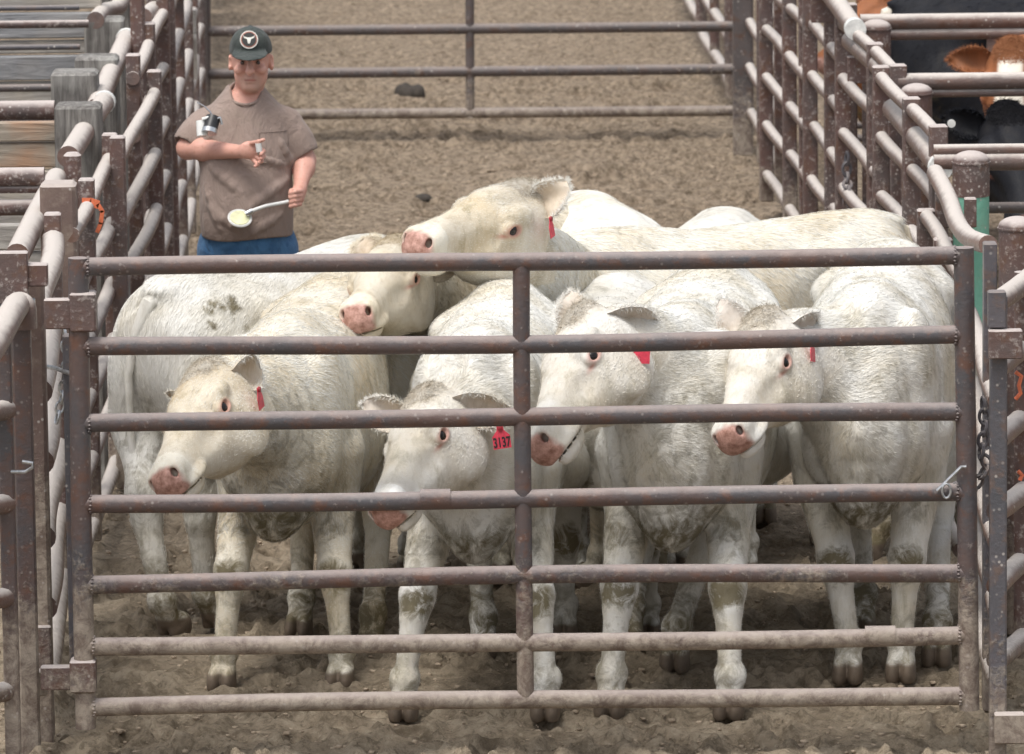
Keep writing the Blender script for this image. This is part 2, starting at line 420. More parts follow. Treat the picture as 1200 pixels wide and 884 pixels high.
def make_cow(name, label, cat, fore, ang, poll, muz, cmat, hmat, scale=1.0, group=None, legs=None, roll=0.0, res=.009, fine=.006, seed=1, fat=1.0,
             ears=((.25, .25, 0), (.25, .25, 0)), head_s=1.07, tagside=None, tagkind='face', nhair=110000, hairlen=.024, spots=(), curl=(.85, .78, .62), headup=None, neck=1.0, tail=True, pollhair=5000, bodyshift=0.0, eyes=True, blaze=False, tagpx=None, taglean=None, tagdy=.08, tail_y=0.0, dark=False, neckdrop=0.0):
    """fore = world xy between the fore feet, ang = heading; poll / muz world points"""
    rng = np.random.default_rng(seed)
    S = scale; ca, sa = math.cos(ang), math.sin(ang)
    fx = .60 - bodyshift
    org = np.array([fore[0] - ca * fx * S, fore[1] - sa * fx * S, 0])
    Rz = rotz(ang)
    def loc(p): return (Rz.T @ (np.asarray(p, float) - org)) / S
    P = loc(poll); M = loc(muz); hs = head_s / S * 1.0
    Ah = head_frame(P, M, roll); Oh = P
    H = lambda p: Oh + hs * (Ah @ np.asarray(p, float))
    L = {'fl': (.60, .17, 0), 'fr': (.60, -.17, 0), 'hl': (-.60, .17, 0), 'hr': (-.60, -.17, 0)}
    if legs: L.update(legs)
    hp = np.array([H(h) for h in ((-.1, -.15, .1), (-.1, .15, -.3), (.56, .15, .1), (.56, -.15, -.3), (.56, .15, -.3))])
    lo = np.minimum([-.98, -.5, -.01], hp.min(0) - .08); hi = np.maximum([.98, .5, 1.5], hp.max(0) + .08)
    for k_ in L.values(): lo[1] = min(lo[1], k_[1] - .1); hi[1] = max(hi[1], k_[1] + .1)
    spans = [[(hp[:, i].min(), hp[:, i].max())] for i in range(3)]; spans[2].append((0, .12))
    V_ = Vol(*[axis_pts(lo[i], hi[i], res, fine, spans[i]) for i in range(3)])
    # trunk
    st = np.array(BODY); st[:, 3] *= fat; V_.loft((0, 0, 0), np.eye(3), st, k=.04, e=2.35)
    hh = lambda z: z
    for s in (-1, 1):
        V_.ell((-.60, s * .165 * fat, .90), (.22, .125, .34), roty(-.15), k=.09)            # thigh
        V_.ell((-.42, s * .205 * fat, 1.215), (.10, .06, .045), rotz(s * .3), k=.09)      # hook bone
        V_.ell((-.75, s * .11, 1.15), (.07, .05, .06), k=.07)                             # pin bone
        V_.ell((.50, s * .178 * fat, .98), (.15, .080, .33), roty(.30), k=.07)               # shoulder blade
        V_.ell((.66, s * .125, .84), (.12, .09, .15), roty(.3), k=.07)                     # point of shoulder
        V_.ell((.40, s * .195, .80), (.11, .07, .13), roty(-.5), k=.05)                    # upper arm
    for s in (-1, 1): V_.ell((.80, s * .075, .88), (.075, .070, .14), k=.028)                  # pectoral lobes with a crease between
    V_.chain([(.86, 0, .98), (.84, 0, .80), (.74, 0, .62)], [.030, .034, .03], k=.03)
    V_.ell((.46, 0, 1.30), (.24, .06, .045), k=.10)                                          # withers
    V_.ell((-.62, 0, 1.315), (.20, .09, .04), k=.05)                                         # rump ridge
    V_.ell((.70, 0, .70), (.15, .11, .14), k=.08)                                            # brisket
    V_.ell((-.46, 0, .66), (.12, .12, .08), k=.06)                                           # udder
    for s in (-1, 1): V_.ell((-.30, s * .315, 1.04), (.10, .05, .12), k=.06, op='sub')   # flank hollow
    # legs
    for key, s in (('fl', 1), ('fr', -1)):
        x, y, lift = L[key]; ex, ey = .47, s * .165; kx, ky = ex + (x - ex) * .52 + .03, ey + (y - ey) * .55
        z = lift
        V_.chain([(.46, s * .18, .86), (.45, s * .17, .68), (kx, ky, .43 + z), (kx + (x - kx) * .25, ky + (y - ky) * .25, .36 + z), (x - .02, y, .13 + z), (x, y, .075 + z)], [.115, .088, .060, .047, .038, .050], k=.028)
        V_.ell((kx + .010, ky, .415 + z), (.056, .060, .068), k=.022); V_.ell((x - .018, y, .135 + z), (.050, .054, .042), k=.020)
        for q in (-1, 1): V_.ell((x - .035, y + q * .034, .145 + z), (.022, .020, .034), k=.012); V_.cap((kx - .035, ky, .36 + z), (x - .050, y, .16 + z), .016, .015, k=.010)
        for q in (-1, 1):
            V_.ell((x + .035, y + q * .027, .035 + z), (.062, .028, .060), roty(.22), k=.010); V_.ell((x - .062, y + q * .022, .115 + z), (.018, .013, .018), k=.01)
    for key, s in (('hl', 1), ('hr', -1)):
        x, y, lift = L[key]; z = lift; hx, hy = -.60 + (x + .60) * .6 - .11, s * .165 + (y - s * .165) * .6
        V_.chain([(-.55, s * .17, .95), (-.44, s * .19, .74), (hx + .02, hy, .53 + z), (hx + .015, hy, .45 + z), (x - .04, y, .15 + z), (x, y, .075 + z)], [.19, .150, .064, .052, .040, .050], k=.04)
        V_.ell((hx - .03, hy, .55 + z), (.035, .036, .06), k=.03)
        V_.chain([(-.66, s * .16, .78), (hx - .025, hy, .57 + z)], [.13, .032], k=.06)
        V_.ell((x - .035, y, .145 + z), (.052, .050, .045), k=.025)
        for q in (-1, 1):
            V_.ell((x + .035, y + q * .027, .035 + z), (.062, .028, .060), roty(.22), k=.010); V_.ell((x - .062, y + q * .022, .115 + z), (.018, .013, .018), k=.01)
    # neck
    nb = H((.01, 0, -.130 - neckdrop)); hx_ = Ah[:, 0]; hz_ = Ah[:, 2]
    n0 = np.array([.50, 0, 1.04]); n1 = np.array([.72, 0, 1.03 + .25 * max(-.3, (P[2] - 1.25))]); n3 = nb; n2 = n3 - hx_ * .16 * neck - hz_ * .04 + np.array([-.02, 0, 0])
    pts = []
    for t in np.linspace(0, 1, 9): pts.append((1 - t)**3 * n0 + 3 * (1 - t)**2 * t * n1 + 3 * (1 - t) * t * t * n2 + t**3 * n3)
    for i, p in enumerate(pts[:-1]):
        t = (i + .5) / 8; q = (pts[i] + pts[i + 1]) / 2; ax = unit(pts[i + 1] - pts[i])
        sd = np.cross(np.array([0, 0, 1.0]), ax)
        sd = unit(sd * (1 - t) + Ah[:, 1] * t) if np.linalg.norm(sd) > .2 else Ah[:, 1]
        sd = unit(sd - ax * (sd @ ax)); upv = np.cross(ax, sd)
        ry = .170 * (1 - t) + .082 * t; rz = .29 * (1 - t) + .122 * t; ln = np.linalg.norm(pts[i + 1] - pts[i]) * .9 + .07
        V_.ell(q - upv * (.05 * (1 - t) + .01), (ln, ry, rz), np.stack([ax, sd, upv], 1), k=.05)
    # dewlap
    V_.chain([pts[3] - np.array([0, 0, .24]), pts[5] - np.array([0, 0, .18]), H((.08, 0, -.22))], [.06, .04, .03], k=.07)
    # head
    A = Ah
    hst = np.array(HEAD) * hs; V_.loft(Oh, A, hst, k=.025, e=2.25)
    def he(c, r, rot=None, k=.02, op='add'): V_.ell(H(c), np.array(r) * hs, A if rot is None else A @ rot, k=k, op=op)
    he((0.01, 0, -.012), (.060, .060, .034), k=.045)                                              # poll
    for s in (-1, 1):
        he((.170, s * .092, -.043), (.060, .030, .030), rotz(-s * .15), k=.022)                 # brow
        he((.13, s * .074, -.178), (.110, .036, .082), roty(.25), k=.03)                       # jaw
        he((.22, s * .066, -.108), (.10, .022, .018), rotz(-s * .22), k=.03)                   # cheek ridge
        he((.203, s * .102, -.074), (.040, .020, .030), k=.012)                                # lids
        he((.207, s * .121, -.077), (.0245, .020, .0140), roty(.15), k=.005, op='sub')           # eye opening
        he((.32, s * .086, -.10), (.06, .020, .03), rotz(-s * .1), k=.03, op='sub')             # hollow before the eye
        he((.475, s * .040, -.078), (.040, .026, .032), rotz(s * .2), k=.015)                   # nostril rim
        he((.510, s * .039, -.080), (.026, .0095, .015), roty(-.55) @ rotz(s * .55), k=.008, op='sub')   # nostril
        he((.44, s * .046, -.138), (.06, .022, .020), k=.02)                                   # upper lip
    he((.445, 0, -.166), (.060, .042, .022), k=.016)                                           # chin
    he((.465, 0, -.150), (.080, .085, .0030), roty(-.06), k=.007, op='sub')                     # mouth line
    he((.13, 0, .004), (.12, .045, .02), k=.04)                                                # forehead
    if tail:
        pass
    V_.apply(lambda X, Y, Z: -Z + 0 * X + 0 * Y + .002, lo, (hi[0], hi[1], .03), .004, 'and')
    V, Q, T = V_.mesh()
    Nn = vnormals(V, Q)
    earparts = []
    for s, ea in zip((1, -1), ears):
        if ea[0] == 'tip':      # ear tip measured in the photograph: (px, py, depth offset[, facing])
            bw = org + Rz @ (H((.035, s * .074, -.058)) * S); tw = at(ea[1], ea[2], bw[1] + ea[3]); fv = ea[4] if len(ea) > 4 else (0, -1, .1)
            ev = A.T @ (loc(tw) - loc(bw)); ln_ = float(np.clip(np.linalg.norm(ev) / hs, .10, .20))
            W, q, lc, E, base, K = ear_mesh(Oh, A, hs, s, 0, 0, length=ln_, width=.112, exv=ev, ezv=A.T @ (Rz.T @ np.array(fv, float))); earparts.append((W, q, lc, E, base, K, s)); continue
        dr, bk, rl, fc_ = tuple(ea) + (0,) * (4 - len(ea))
        W, q, lc, E, base, K = ear_mesh(Oh, A, hs, s, dr, bk, roll=rl * s, face=fc_); earparts.append((W, q, lc, E, base, K, s))
    # --- masks on the trunk vertices
    hl = ((V - Oh) @ A) / hs
    nz = np.clip(V[:, 2], 0, 2)
    def g(c, r): return np.exp(-(((hl - np.array(c)) / np.array(r))**2).sum(1))
    inhead = (hl[:, 0] > -.05) & (hl[:, 0] < .56) & (np.abs(hl[:, 1]) < .135) & (hl[:, 2] > -.27 + .20 * np.clip(hl[:, 0] - .25, 0, 1)) & (hl[:, 2] < .06)
    pink = np.clip((hl[:, 0] - .491 - 1.5 * np.maximum(0, -(hl[:, 2] + .142)) - .9 * np.maximum(0, hl[:, 2] + .062) - .45 * np.maximum(0, np.abs(hl[:, 1]) - .030) + .006 * np.sin(hl[:, 1] * 170) * np.sin(hl[:, 2] * 140 + 1)) / .020, 0, 1) * inhead
    nose = pink.copy()
    rim = np.zeros(len(V))
    for s in (-1, 1):
        rim = np.maximum(rim, .75 * np.clip(1.9 * np.exp(-(((hl - np.array((.207, s * .112, -.077))) / np.array((.036, .030, .021)))**2).sum(1) ** 1.5) - .35, 0, 1) * inhead)
        rim = np.maximum(rim, np.clip(.9 * g((.236, s * .092, -.090), (.018, .03, .007)), 0, 1) * inhead)
        pink = np.maximum(pink, 0)
    hoof = np.zeros(len(V)); knee = np.zeros(len(V)); knee += .42 * np.exp(-((V[:, 2] - .62) / .10)**2) * (V[:, 0] > .0) + .30 * np.clip((V[:, 0] - .55) / .2, 0, 1) * (~inhead) * (V[:, 2] < 1.15) * rng.uniform(.7, 1.2) + .35 * np.clip((-.35 - V[:, 0]) / .3, 0, 1) * np.clip((1.15 - V[:, 2]) / .3, 0, 1)
    for key in ('fl', 'fr', 'hl', 'hr'):
        x, y, lf = L[key]; d = np.hypot(V[:, 0] - x, V[:, 1] - y); near = d < .15
        hoof = np.maximum(hoof, near * np.clip((.078 + lf - V[:, 2]) / .012, 0, 1))
        knee = np.maximum(knee, near * np.clip(1.15 - V[:, 2] / .42, 0, 1) * (.55 + .35 * (key[0] == 'h')))
    for key, s in (('fl', 1), ('fr', -1)):
        x, y, lf = L[key]; kx, ky = .47 + (x - .47) * .52 + .03 + .05, s * .165 + (y - s * .165) * .55
        knee = np.maximum(knee, np.exp(-(((V - np.array((kx, ky, .41 + lf))) / np.array((.05, .055, .06)))**2).sum(1) * .8) * 1.5)
    nostr = np.zeros(len(V))
    for s in (-1, 1): nostr = np.maximum(nostr, np.clip(1.5 * g((.504, s * .039, -.080), (.020, .009, .012)), 0, 1) * inhead)
    tuft = np.clip(1.2 * g((.03, 0, .0), (.11, .08, .09)), 0, 1)
    tuft = np.maximum(tuft, .42 * inhead * (hl[:, 0] < .45) * (.6 + .4 * np.sin(hl[:, 0] * 23 + seed) * np.sin(hl[:, 1] * 31 + 2 * seed)))
    for (sx, sy, sz, sr) in spots: knee = np.maximum(knee, .9 * np.exp(-(((V - np.array((sx, sy, sz))) / np.array((sr, .12, sr)))**2).sum(1)))
    stain = np.clip(knee, 0, 1)
    m1 = np.stack([nose, rim, hoof, nostr], 1); m2 = np.stack([stain, tuft, np.clip((V[:, 2] - .45) / .9, 0, 1), 1 - (np.clip((hl[:, 0] - .05 + .02 * np.sin(hl[:, 1] * 60)) / .02, 0, 1) * np.clip((.055 + .12 * np.clip(hl[:, 0] - .2, 0, 1) - np.abs(hl[:, 1])) / .012, 0, 1) * inhead if blaze else np.zeros(len(V)))], 1)
    allV = [V]; allQ = [Q]; off = len(V); M1 = [m1]; M2 = [m2]
    for (W, q, lc, E, base, K, s) in earparts:
        allV.append(W); allQ.append(q + off); off += len(W)
        a = np.zeros((len(W), 4)); a[:K, 0] = 0 if dark else .14; M1.append(a); b = np.zeros((len(W), 4)); b[:K, 0] = 0 if dark else .25; b[:, 1] = .35; b[:K, 1] = .45; b[:, 2] = .8; b[:, 3] = 1; M2.append(b)
    AV = np.concatenate(allV) * S
    me = np_mesh('body', AV, np.concatenate(allQ), T)
    if len(me.vertices) == len(AV): fcol(me, 'm1', np.concatenate(M1)); fcol(me, 'm2', np.concatenate(M2))
    root = empty(name, tuple(org), ang); tag(root, label, cat, group)
    body = link('body', me, cmat, root)
    # --- coat: locks of hair lying along the body
    area_w = np.ones(len(V)); area_w[inhead] *= .55; area_w[(V[:, 2] < .12)] = 0; area_w[nose > .2] = 0; area_w[rim > .2] = 0; area_w[inhead & (hl[:, 0] > .36) & (hl[:, 2] < -.130) & (hl[:, 2] > -.170)] = 0; area_w[(V[:, 2] < .5)] *= .6
    area_w[(Nn[:, 2] > .3) & ~inhead] *= 1.6
    idx = rng.choice(len(V), nhair, p=area_w / area_w.sum())
    D = np.tile(np.array([-.75, 0, -.65]), (nhair, 1)); ih = inhead[idx]
    low = (V[idx, 2] < .75); D[low] = (-.2, 0, -1)
    neckz = (V[idx, 0] > .62) & ~ih; D[neckz] = -Ah[:, 0] * .8 + np.array((0, 0, -.6))
    D[ih] = -Ah[:, 0] + np.array((0, 0, -.15))
    ln = np.where(ih, hairlen * .6, np.where(V[idx, 2] > 1.15, hairlen * 1.35, hairlen)) * np.where(hl[idx, 0] > .25, np.where(ih, .5, 1), 1)
    ln = ln * np.where(V[idx, 2] < .55, .42, 1.0) * np.where(ih, .75, 1.0)
    lift = np.where((Nn[idx, 2] > .5) & ~ih, .36, .18)
    hb = [blades(rng, V[idx], Nn[idx], D, ln, np.full(nhair, .0014), lift * .55, ang_s=.17)]
    hc = [np.repeat(m2[idx], 5, 0)]
    # curly poll hair
    wt = np.clip(tuft - .45, 0, 1) ** 2 * inhead
    if pollhair and wt.sum() > 0:
        idx = rng.choice(len(V), pollhair, p=wt / wt.sum())
        D = (Ah @ np.stack([np.full(pollhair, .8), rng.normal(0, .6, pollhair) + 4 * hl[idx, 1], np.zeros(pollhair)])).T
        hb.append(blades(rng, V[idx], Nn[idx], D, np.full(pollhair, .058), np.full(pollhair, .0024), np.full(pollhair, .60), curl=.35, bend=.9)); hc.append(np.repeat(np.stack([np.full(pollhair, .15), np.ones(pollhair), np.ones(pollhair), np.ones(pollhair)], 1), 5, 0))
    # ear fringe
    for (W, q, lc, E, base, K, s) in earparts:
        rim_i = np.array([i * 13 + j for i in range(2, 15) for j in (0, 1, 2, 10, 11, 12)]); n_ = 1000
        ii = rim_i[rng.integers(0, len(rim_i), n_)] + np.where(rng.random(n_) < .5, K, 0)
        en = Ah @ E[:, 2]; ax = Ah @ E[:, 0]; nn = np.tile(en, (n_, 1)) * np.where(ii < K, 1, -1)[:, None]; D = np.tile(ax, (n_, 1)) + rng.normal(0, .5, (n_, 3))
        hb.append(blades(rng, W[ii], nn, D, np.full(n_, .020), np.full(n_, .0017), np.full(n_, .45), curl=.3)); hc.append(np.tile(np.array([[.05, 0 if dark else .2, .9, 1]]), (n_ * 5, 1)))
    o_ = 0; HV = []; HQ = []; HT = []
    for v, q, t in hb: HV.append(v); HQ.append(q + o_); HT.append(t + o_); o_ += len(v)
    HVc = np.concatenate(HV) * S
    hme = np_mesh('hair', HVc, np.concatenate(HQ), np.concatenate(HT))
    if len(hme.vertices) == len(HVc): fcol(hme, 'm2', np.concatenate(hc))
    link('hair', hme, hmat, root)
    # eyes
    if eyes:
        for s in (-1, 1):
            c = H((.206, s * .0935, -.076)) * S; mb = MB(); r = .0225 * head_s
            prof = [(math.sin(math.pi * i / 16) * r, -math.cos(math.pi * i / 16) * r) for i in range(1, 16)]
            mb.lathe(prof, tuple(c), 20); mb.build('eye', MATS['cow_eye'], root)
    # tail
    if tail:
        mb = MB(); ty = tail_y; tp = [(-.74, 0, 1.29), (-.82, 0, 1.27), (-.85, .01 + ty * .3, 1.18), (-.86, .03 + ty * .7, 1.0), (-.83, .03 + ty, .75), (-.80, .02 + ty, .55), (-.79, ty, .34)]
        mb.tube([tuple(np.array(p) * S) for p in tp], [.04 * S, .032 * S, .022 * S, .016 * S, .014 * S, .030 * S, .006 * S], 12); mb.build('tail', cmat, root)
    # ear tag
    if tagside is not None:
        W, q, lc, E, base, K, s = earparts[0 if tagside > 0 else 1]
        Tm = Ah @ E  # columns: out, width, facing
        pos = H(base + E @ np.array([.115, -.010, .012]))
        if tagpx is not None: pw = org + Rz @ (pos * S); pos = loc(at(tagpx[0], tagpx[1], pw[1] - tagdy))
        rt = Rz
        if tagkind == 'face': out_w = np.array([-.10, -1.0, .18])
        elif tagkind == 'edge': out_w = np.array([.95, -.33, .1])
        else: out_w = np.array([-.6, -.8, .1])
        zt = unit(Rz.T @ out_w); lean = taglean if taglean is not None else {'face': -.28, 'edge': -.55, 'side': .35}.get(tagkind, 0)
        up_w = unit(Rz.T @ np.array([math.sin(lean) * -1, 0, math.cos(lean)])); yt = unit(up_w - zt * (up_w @ zt)); xt = np.cross(yt, zt)
        Mt = Matrix([[xt[0], yt[0], zt[0]], [xt[1], yt[1], zt[1]], [xt[2], yt[2], zt[2]]])
        mb = MB(); wv, hv = (.060, .066) if tagkind == 'face' else (.048, .064)
        outl = [(-wv / 2, -hv), (wv / 2, -hv), (wv / 2, -.024), (.012, -.004), (.010, .012), (-.010, .012), (-.012, -.004), (-wv / 2, -.024)]
        n8 = len(outl); VV = [(x, y, z) for z in (-.0012, .0012) for (x, y) in outl]; FF = [tuple(reversed(range(n8))), tuple(range(n8, 2 * n8))] + [(i, (i + 1) % n8, n8 + (i + 1) % n8, n8 + i) for i in range(n8)]
        p0 = Vector(pos * S)
        mb.add([p0 + Mt @ Vector(v) for v in VV], FF); tg = mb.build('ear_tag', MATS['tag_red'], root, smooth=False)
        MB().lathe([(.002, -.004), (.009, -.003), (.009, .003), (.002, .005)], tuple(p0 + Mt @ Vector((0, .004, .004))), 14, Mt).build('tag_button', MATS['tag_dark'], tg)
        root['_tag'] = 1
        return root, tg, p0, Mt
    return root
# ------------------------------------------------------------------ pipe, wood, ground materials
def pipe_mat(name, paint, paint2, rustc, dust_hl=(.47, .41, .38), dust_hl_amt=.9, mudz=.55, gloss=.42, speck=.62, splat=.8):
    m, n, b = mat(name); P = wpos(n); G = geo(n); sep = n.nodes.new('ShaderNodeSeparateXYZ'); n.links.new(G.outputs['Normal'], sep.inputs[0])
    sp = n.nodes.new('ShaderNodeSeparateXYZ'); n.links.new(P, sp.inputs[0])
    big = noise(n, P, 5, 6, .65); fine = noise(n, P, 42, 6, .7); sm = noise(n, P, 15, 5, .6)
    c = mix(n, ramp(n, big, [(.38, 0), (.62, 1)]), paint, paint2)
    c = mix(n, ramp(n, sm, [(.52, 0), (.66, .8)]), c, rustc)
    c = mix(n, ramp(n, fine, [(speck, 0), (speck + .10, .6)]), c, (.42, .37, .34))
    # mud crust towards the ground
    mud = math_(n, 'MULTIPLY', math_(n, 'SUBTRACT', mudz, sp.outputs[2]), 1.6); mud = math_(n, 'ADD', mud, math_(n, 'SUBTRACT', big, .62), True)
    mk = ramp(n, math_(n, 'ADD', mud, math_(n, 'MULTIPLY', math_(n, 'SUBTRACT', fine, .5), .9)), [(.18, 0), (.42, .9)])
    c = mix(n, mk, c, mix(n, ramp(n, noise(n, P, 13, 8, .78, .5), [(.40, 0), (.58, 1)]), (.165, .125, .10), (.37, .315, .255)))
    # dusty upper side; on the gate it also paints the rail-top highlight
    up = math_(n, 'ADD', sep.outputs[2], math_(n, 'MULTIPLY', math_(n, 'SUBTRACT', sm, .5), .7))
    dk = ramp(n, up, [(.30, 0), (.85, dust_hl_amt)]); c = mix(n, dk, c, dust_hl)
    # splashes and droppings
    vo = N(n, 'ShaderNodeTexVoronoi', i_Scale=34.0); n.links.new(P, vo.inputs['Vector'])
    spl = math_(n, 'MULTIPLY', ramp(n, vo.outputs['Distance'], [(.10, 1), (.22, 0)]), ramp(n, noise(n, P, 6.5, 3), [(.44, 0), (.56, splat)])); c = mix(n, spl, c, (.52, .48, .44))
    n.links.new(c, b.inputs['Base Color'])
    rr = math_(n, 'ADD', gloss, math_(n, 'MULTIPLY', math_(n, 'MAXIMUM', dk, mk), .45), True); n.links.new(rr, b.inputs['Roughness'])
    b.inputs['Specular IOR Level'].default_value = .45
    h = math_(n, 'ADD', fine, math_(n, 'MULTIPLY', mk, .8)); bump(n, b, h, .6, .007)
    return m
MATS['gate_pipe'] = pipe_mat('brown painted gate pipe', (.122, .080, .070), (.085, .080, .086), (.15, .075, .052), dust_hl=(.42, .36, .335), dust_hl_amt=.6, mudz=.80, splat=.3)  # pale dusty tops double as a painted highlight along the rails
MATS['fence_pipe'] = pipe_mat('dusty fence pipe', (.19, .12, .098), (.15, .115, .105), (.15, .082, .058), dust_hl=(.58, .53, .485), dust_hl_amt=.97)
MATS['fence_post'] = pipe_mat('maroon fence upright', (.14, .082, .070), (.115, .090, .085), (.14, .075, .050), dust_hl=(.55, .49, .46), dust_hl_amt=.9, gloss=.55, speck=.54)
MATS['dark_steel'] = pipe_mat('dark worn steel', (.12, .11, .12), (.09, .09, .10), (.16, .11, .09), dust_hl=(.3, .26, .24), dust_hl_amt=.6, gloss=.4)
MATS['back_pipe'] = pipe_mat('grey brown back gate pipe', (.13, .105, .10), (.10, .09, .09), (.12, .07, .05), dust_hl=(.33, .28, .25), dust_hl_amt=.6)
MATS['pitted_post'] = pipe_mat('pitted rusty post', (.20, .145, .12), (.16, .11, .095), (.28, .22, .18), dust_hl=(.5, .44, .4), gloss=.75, mudz=1.1)
MATS['green_post'] = pipe_mat('chipped green post', (.16, .40, .30), (.20, .46, .35), (.22, .38, .28), dust_hl=(.5, .5, .44), dust_hl_amt=.5, mudz=.6, gloss=.6)
MATS['galv'] = solid('galvanised steel', (.42, .43, .44), .38, metal=.8, scale=60, var=.2)
MATS['white_band'] = solid('white painted band', (.72, .72, .69), .6, scale=40, var=.1)
MATS['tape'] = solid('orange tape', (.72, .18, .08), .6, scale=40)

def wood_mat(name, lo, hi, warm, grain=(2.4, 20, 20)):
    m, n, b = mat(name); P = wpos(n); g = noise(n, mapping(n, P, grain), 1.2, 7, .68, .8); c2 = noise(n, P, 3, 4)
    c = ramp(n, g, [(.30, tuple(x * .55 for x in lo)), (.45, lo), (.68, hi)]); c = mix(n, ramp(n, c2, [(.52, 0), (.66, .6)]), c, warm)
    n.links.new(c, b.inputs['Base Color']); b.inputs['Roughness'].default_value = .9; bump(n, b, g, .8, .012); return m
MATS['plank'] = wood_mat('weathered plank', (.32, .30, .275), (.50, .475, .44), (.43, .38, .31))
MATS['plank_grey'] = wood_mat('blue grey plank', (.24, .245, .255), (.40, .40, .41), (.33, .31, .29))
MATS['plank_ochre'] = wood_mat('ochre knotty plank', (.33, .285, .23), (.48, .42, .35), (.46, .24, .13))
MATS['wood_post'] = wood_mat('weathered post', (.14, .13, .12), (.34, .325, .30), (.44, .43, .40), grain=(24, 24, 2.2))

def ground_mat():
    m, n, b = mat('trampled dirt'); P = wpos(n)
    a = noise(n, P, .55, 5, .6); c1 = noise(n, P, 3.5, 7, .68); f = noise(n, P, 27, 7, .72); v = noise(n, P, 75, 4, .7)
    c = ramp(n, c1, [(.32, (.21, .168, .118)), (.5, (.345, .28, .203)), (.68, (.50, .42, .315))])
    c = mix(n, ramp(n, a, [(.44, 0), (.62, .55)]), c, (.31, .255, .185))
    c = mix(n, ramp(n, f, [(.38, .75), (.49, 0)]), c, (.15, .12, .082))
    c = mix(n, ramp(n, f, [(.53, 0), (.66, .7)]), c, (.52, .44, .33))
    c = mix(n, ramp(n, v, [(.62, 0), (.75, .5)]), c, (.42, .37, .27))
    c = mix(n, ramp(n, noise(n, P, 7, 6, .7, .4), [(.36, .7), (.47, 0)]), c, (.13, .10, .068))
    # darker churned ground in a band across the holding pen
    sp = n.nodes.new('ShaderNodeSeparateXYZ'); n.links.new(P, sp.inputs[0])
    wy = math_(n, 'ADD', sp.outputs[1], math_(n, 'MULTIPLY', c1, 2.0)); deep = ramp(n, math_(n, 'DIVIDE', wy, 40.0), [(.55, 0), (.585, .28), (.63, .28), (.69, 0)])
    c = mix(n, deep, c, mix(n, c1, (.21, .172, .125), (.34, .282, .208)))
    far = ramp(n, math_(n, 'DIVIDE', wy, 40.0), [(.62, 0), (.72, .75)])      # drier pen in front, browner churned alley behind
    c = mix(n, far, c, mix(n, ramp(n, f, [(.4, 0), (.6, 1)]), (.13, .096, .066), (.37, .288, .21)))
    n.links.new(c, b.inputs['Base Color']); b.inputs['Roughness'].default_value = .93; b.inputs['Specular IOR Level'].default_value = .2
    h = math_(n, 'ADD', math_(n, 'MULTIPLY', c1, 1.4), math_(n, 'ADD', f, math_(n, 'MULTIPLY', v, .4))); bump(n, b, h, .8, .032)
    return m
MATS['ground'] = ground_mat()

# ------------------------------------------------------------------ ground sheet
def vnoise(x, y, seed):
    def hsh(i, j): 
        v = np.sin(i * 127.1 + j * 311.7 + seed * 74.7) * 43758.5453; return v - np.floor(v)
    xi, yi = np.floor(x), np.floor(y); u, v = x - xi, y - yi; u = u * u * (3 - 2 * u); v = v * v * (3 - 2 * v)
    return (hsh(xi, yi) * (1 - u) + hsh(xi + 1, yi) * u) * (1 - v) + (hsh(xi, yi + 1) * (1 - u) + hsh(xi + 1, yi + 1) * u) * v
gx = np.concatenate([[-600, -250, -100, -40, -18, -9, -6, -4.5], np.arange(-3.3, 3.4, .0135), [4.5, 6, 9, 18, 40, 100, 250, 600]])
gy = np.concatenate([[-60, -10, 2, 8, 13, 17, 18.5], np.arange(19.6, 26, .016), np.arange(26, 47, .028), [48, 52, 60, 80, 120, 250, 600, 1200]])
GX, GY = np.meshgrid(gx, gy)
def gheight(X, Y):
    z = np.zeros_like(X)
    for fr, am in ((.9, .05), (2.3, .035), (5.5, .034), (12, .036), (24, .016), (43, .007)):
        nz_ = vnoise(X * fr + 3.1 * fr, Y * fr, fr); z += am * (nz_ - .5 if fr < 10 else np.abs(nz_ - .5) * 1.6 - .35)
    mask = np.clip(1 - (np.abs(X) - 3.2) / 1.5, 0, 1) * np.clip((Y - 18) / 1.5, 0, 1) * np.clip((47 - Y) / 3, 0, 1)
    return z * mask * .62
GZ = gheight(GX, GY)
def hoofprints(GZ):
    rg = np.random.default_rng(11)
    for i in range(2600):
        y = 19.7 + 20 * rg.random() ** 1.2; x = rg.uniform(-1.8, 1.8) if rg.random() < .9 else rg.uniform(-3, 3.2); a = rg.uniform(0, 6.28); d = rg.uniform(.018, .045); r_ = rg.uniform(.045, .075)
        i0, i1 = np.searchsorted(gx, (x - .16, x + .16)); j0, j1 = np.searchsorted(gy, (y - .16, y + .16))
        if i1 - i0 < 2 or j1 - j0 < 2: continue
        X = GX[j0:j1, i0:i1] - x; Y = GY[j0:j1, i0:i1] - y; u = (X * math.cos(a) + Y * math.sin(a)) / 1.15; v = np.abs(-X * math.sin(a) + Y * math.cos(a)); q = np.sqrt(u**2 + v**2) / r_
        GZ[j0:j1, i0:i1] += -d * np.exp(-q**4) * np.clip((v / .008), .35, 1) + d * .45 * np.exp(-((q - 1.35) / .28)**2)
hoofprints(GZ)
nx, ny = len(gx), len(gy); ii = (np.arange(ny - 1)[:, None] * nx + np.arange(nx - 1)[None, :]).ravel()
gm = np_mesh('ground', np.stack([GX.ravel(), GY.ravel(), GZ.ravel()], 1), np.stack([ii, ii + 1, ii + nx + 1, ii + nx], 1))
tag(link('ground', gm, MATS['ground']), kind='structure')
